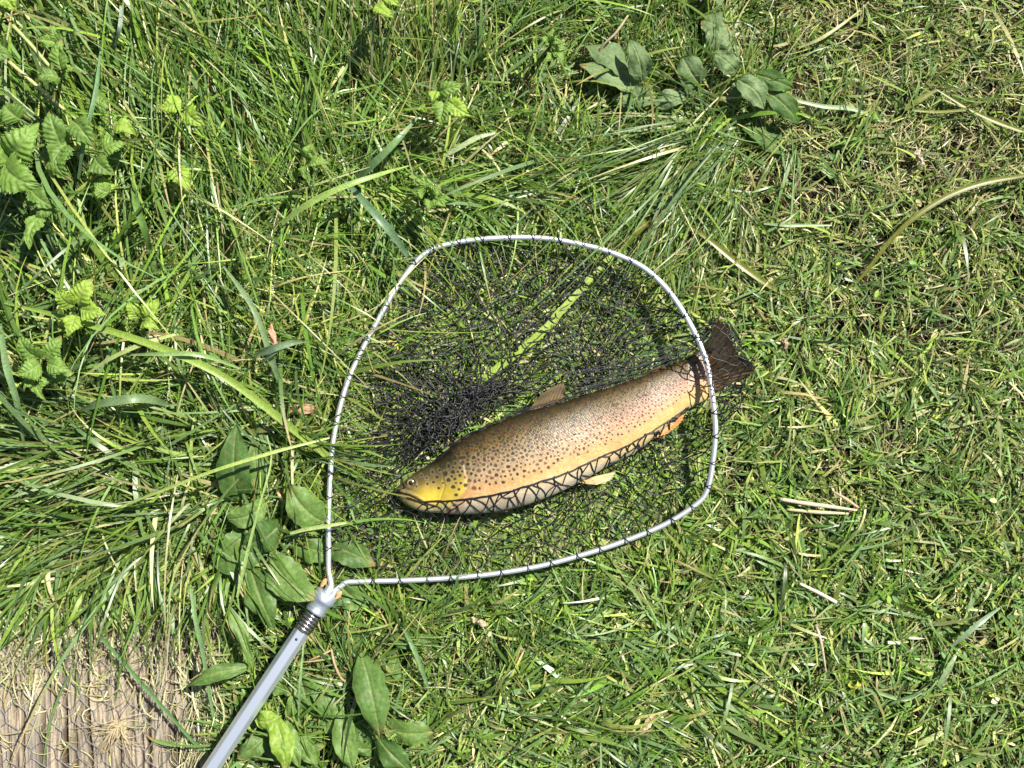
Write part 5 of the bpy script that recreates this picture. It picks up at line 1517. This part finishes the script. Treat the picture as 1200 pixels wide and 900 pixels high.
    # lashings: black cord turns round the rim tube
    kk = np.linspace(10, 348, 46).astype(int)
    c0 = None
    for n_, k in enumerate(kk):
        tn = rim3[min(k + 1, 359)] - rim3[k - 1]; tn /= np.linalg.norm(tn)
        if c0 is None:
            aa = np.linspace(0, 2 * math.pi, 18, endpoint=False)
            loops = []
            for off, tilt in ((-.0012, .0022), (.0012, -.0012)):
                loops.append(np.stack([np.cos(aa) * .0036, off + tilt * np.cos(aa), np.sin(aa) * .0036], -1))
            V, Q = tubes(np.array(loops), .00060, 5, closed=True)
            me = mesh_np("lashing", V, Q); me.materials.append(M_net)
        o = bpy.data.objects.new("lashing", me); C.objects.link(o); o.parent = t
        o.location = Vector([float(v) for v in rim3[k]]) - t.location
        q = Vector([float(v) for v in tn]).to_track_quat('Y', 'Z')
        o.rotation_mode = 'QUATERNION'; o.rotation_quaternion = q
        sc = float(rng.uniform(.95, 1.05)); o.scale = (sc, float(rng.uniform(.6, 1.3)), sc)
    return t
net = build_net()

# dried cork-like scraps wedged beside the ferrule
for k, (x, y, lab) in enumerate(((379, 683, "small tan dry bit beside the ferrule on its left"), (397, 697, "small tan dry bit wedged against the ferrule on its right"))):
    n = 10; a = np.linspace(0, 2 * np.pi, n, endpoint=False)
    Vv = []
    for j, f in enumerate(np.linspace(-1, 1, 7)):
        r_ = .0028 * math.sqrt(max(.03, 1 - f * f)) * (1 + .15 * math.sin(j * 2.1 + k))
        Vv.append(np.stack([r_ * np.cos(a) + f * .0032, r_ * np.sin(a) + f * .0048, .0022 * np.sin(a) * 0 + r_ * .8 * np.sin(a + 1.2)], -1))
    V = np.vstack(Vv) + P(x, y, .035); idx = np.arange(70).reshape(7, 10)
    Q = np.stack([idx[:-1], np.roll(idx[:-1], -1, 1), np.roll(idx[1:], -1, 1), idx[1:]], -1).reshape(-1, 4)
    tag(obj("dry_scrap", mesh_np("dry_scrap", V, Q), M_rust, origin=P(x, y, .035)), lab, "dry scrap")

# water drops on the long dock leaf
def drops():
    m, nt, N, L = new_mat("clear_water")
    gl = N("ShaderNodeBsdfPrincipled"); gl.inputs["Transmission Weight"].default_value = 1; gl.inputs["Roughness"].default_value = 0; gl.inputs["IOR"].default_value = 1.33
    o = N("ShaderNodeOutputMaterial"); L(gl.outputs[0], o.inputs[0])
    Vs, Qs = [], []
    n = 8; a = np.linspace(0, 2 * np.pi, n, endpoint=False)
    for k in range(34):
        px = rng.normal(441, 5); py = rng.choice([rng.normal(855, 5), rng.uniform(815, 862)]); r = rng.uniform(.0008, .0017)
        c0 = P(px, py, .048)
        ring = [c0 + np.stack([r * q * np.cos(a), r * q * np.sin(a), np.full(n, r * .8 * math.sqrt(1 - q * q))], -1) for q in (1, .8, .45, .02)]
        V = np.vstack(ring); idx = np.arange(32).reshape(4, 8) + 32 * k
        Vs.append(V); Qs.append(np.stack([idx[:-1], np.roll(idx[:-1], -1, 1), np.roll(idx[1:], -1, 1), idx[1:]], -1).reshape(-1, 4))
    me = mesh_np("water_drops", np.vstack(Vs), np.vstack(Qs))
    o = obj("water_drops", me, m, kind="stuff"); tag(o, "clear water droplets on the long dock leaf", "water drops")
drops()

for o in bpy.data.objects:
    if "_o" in o: del o["_o"]
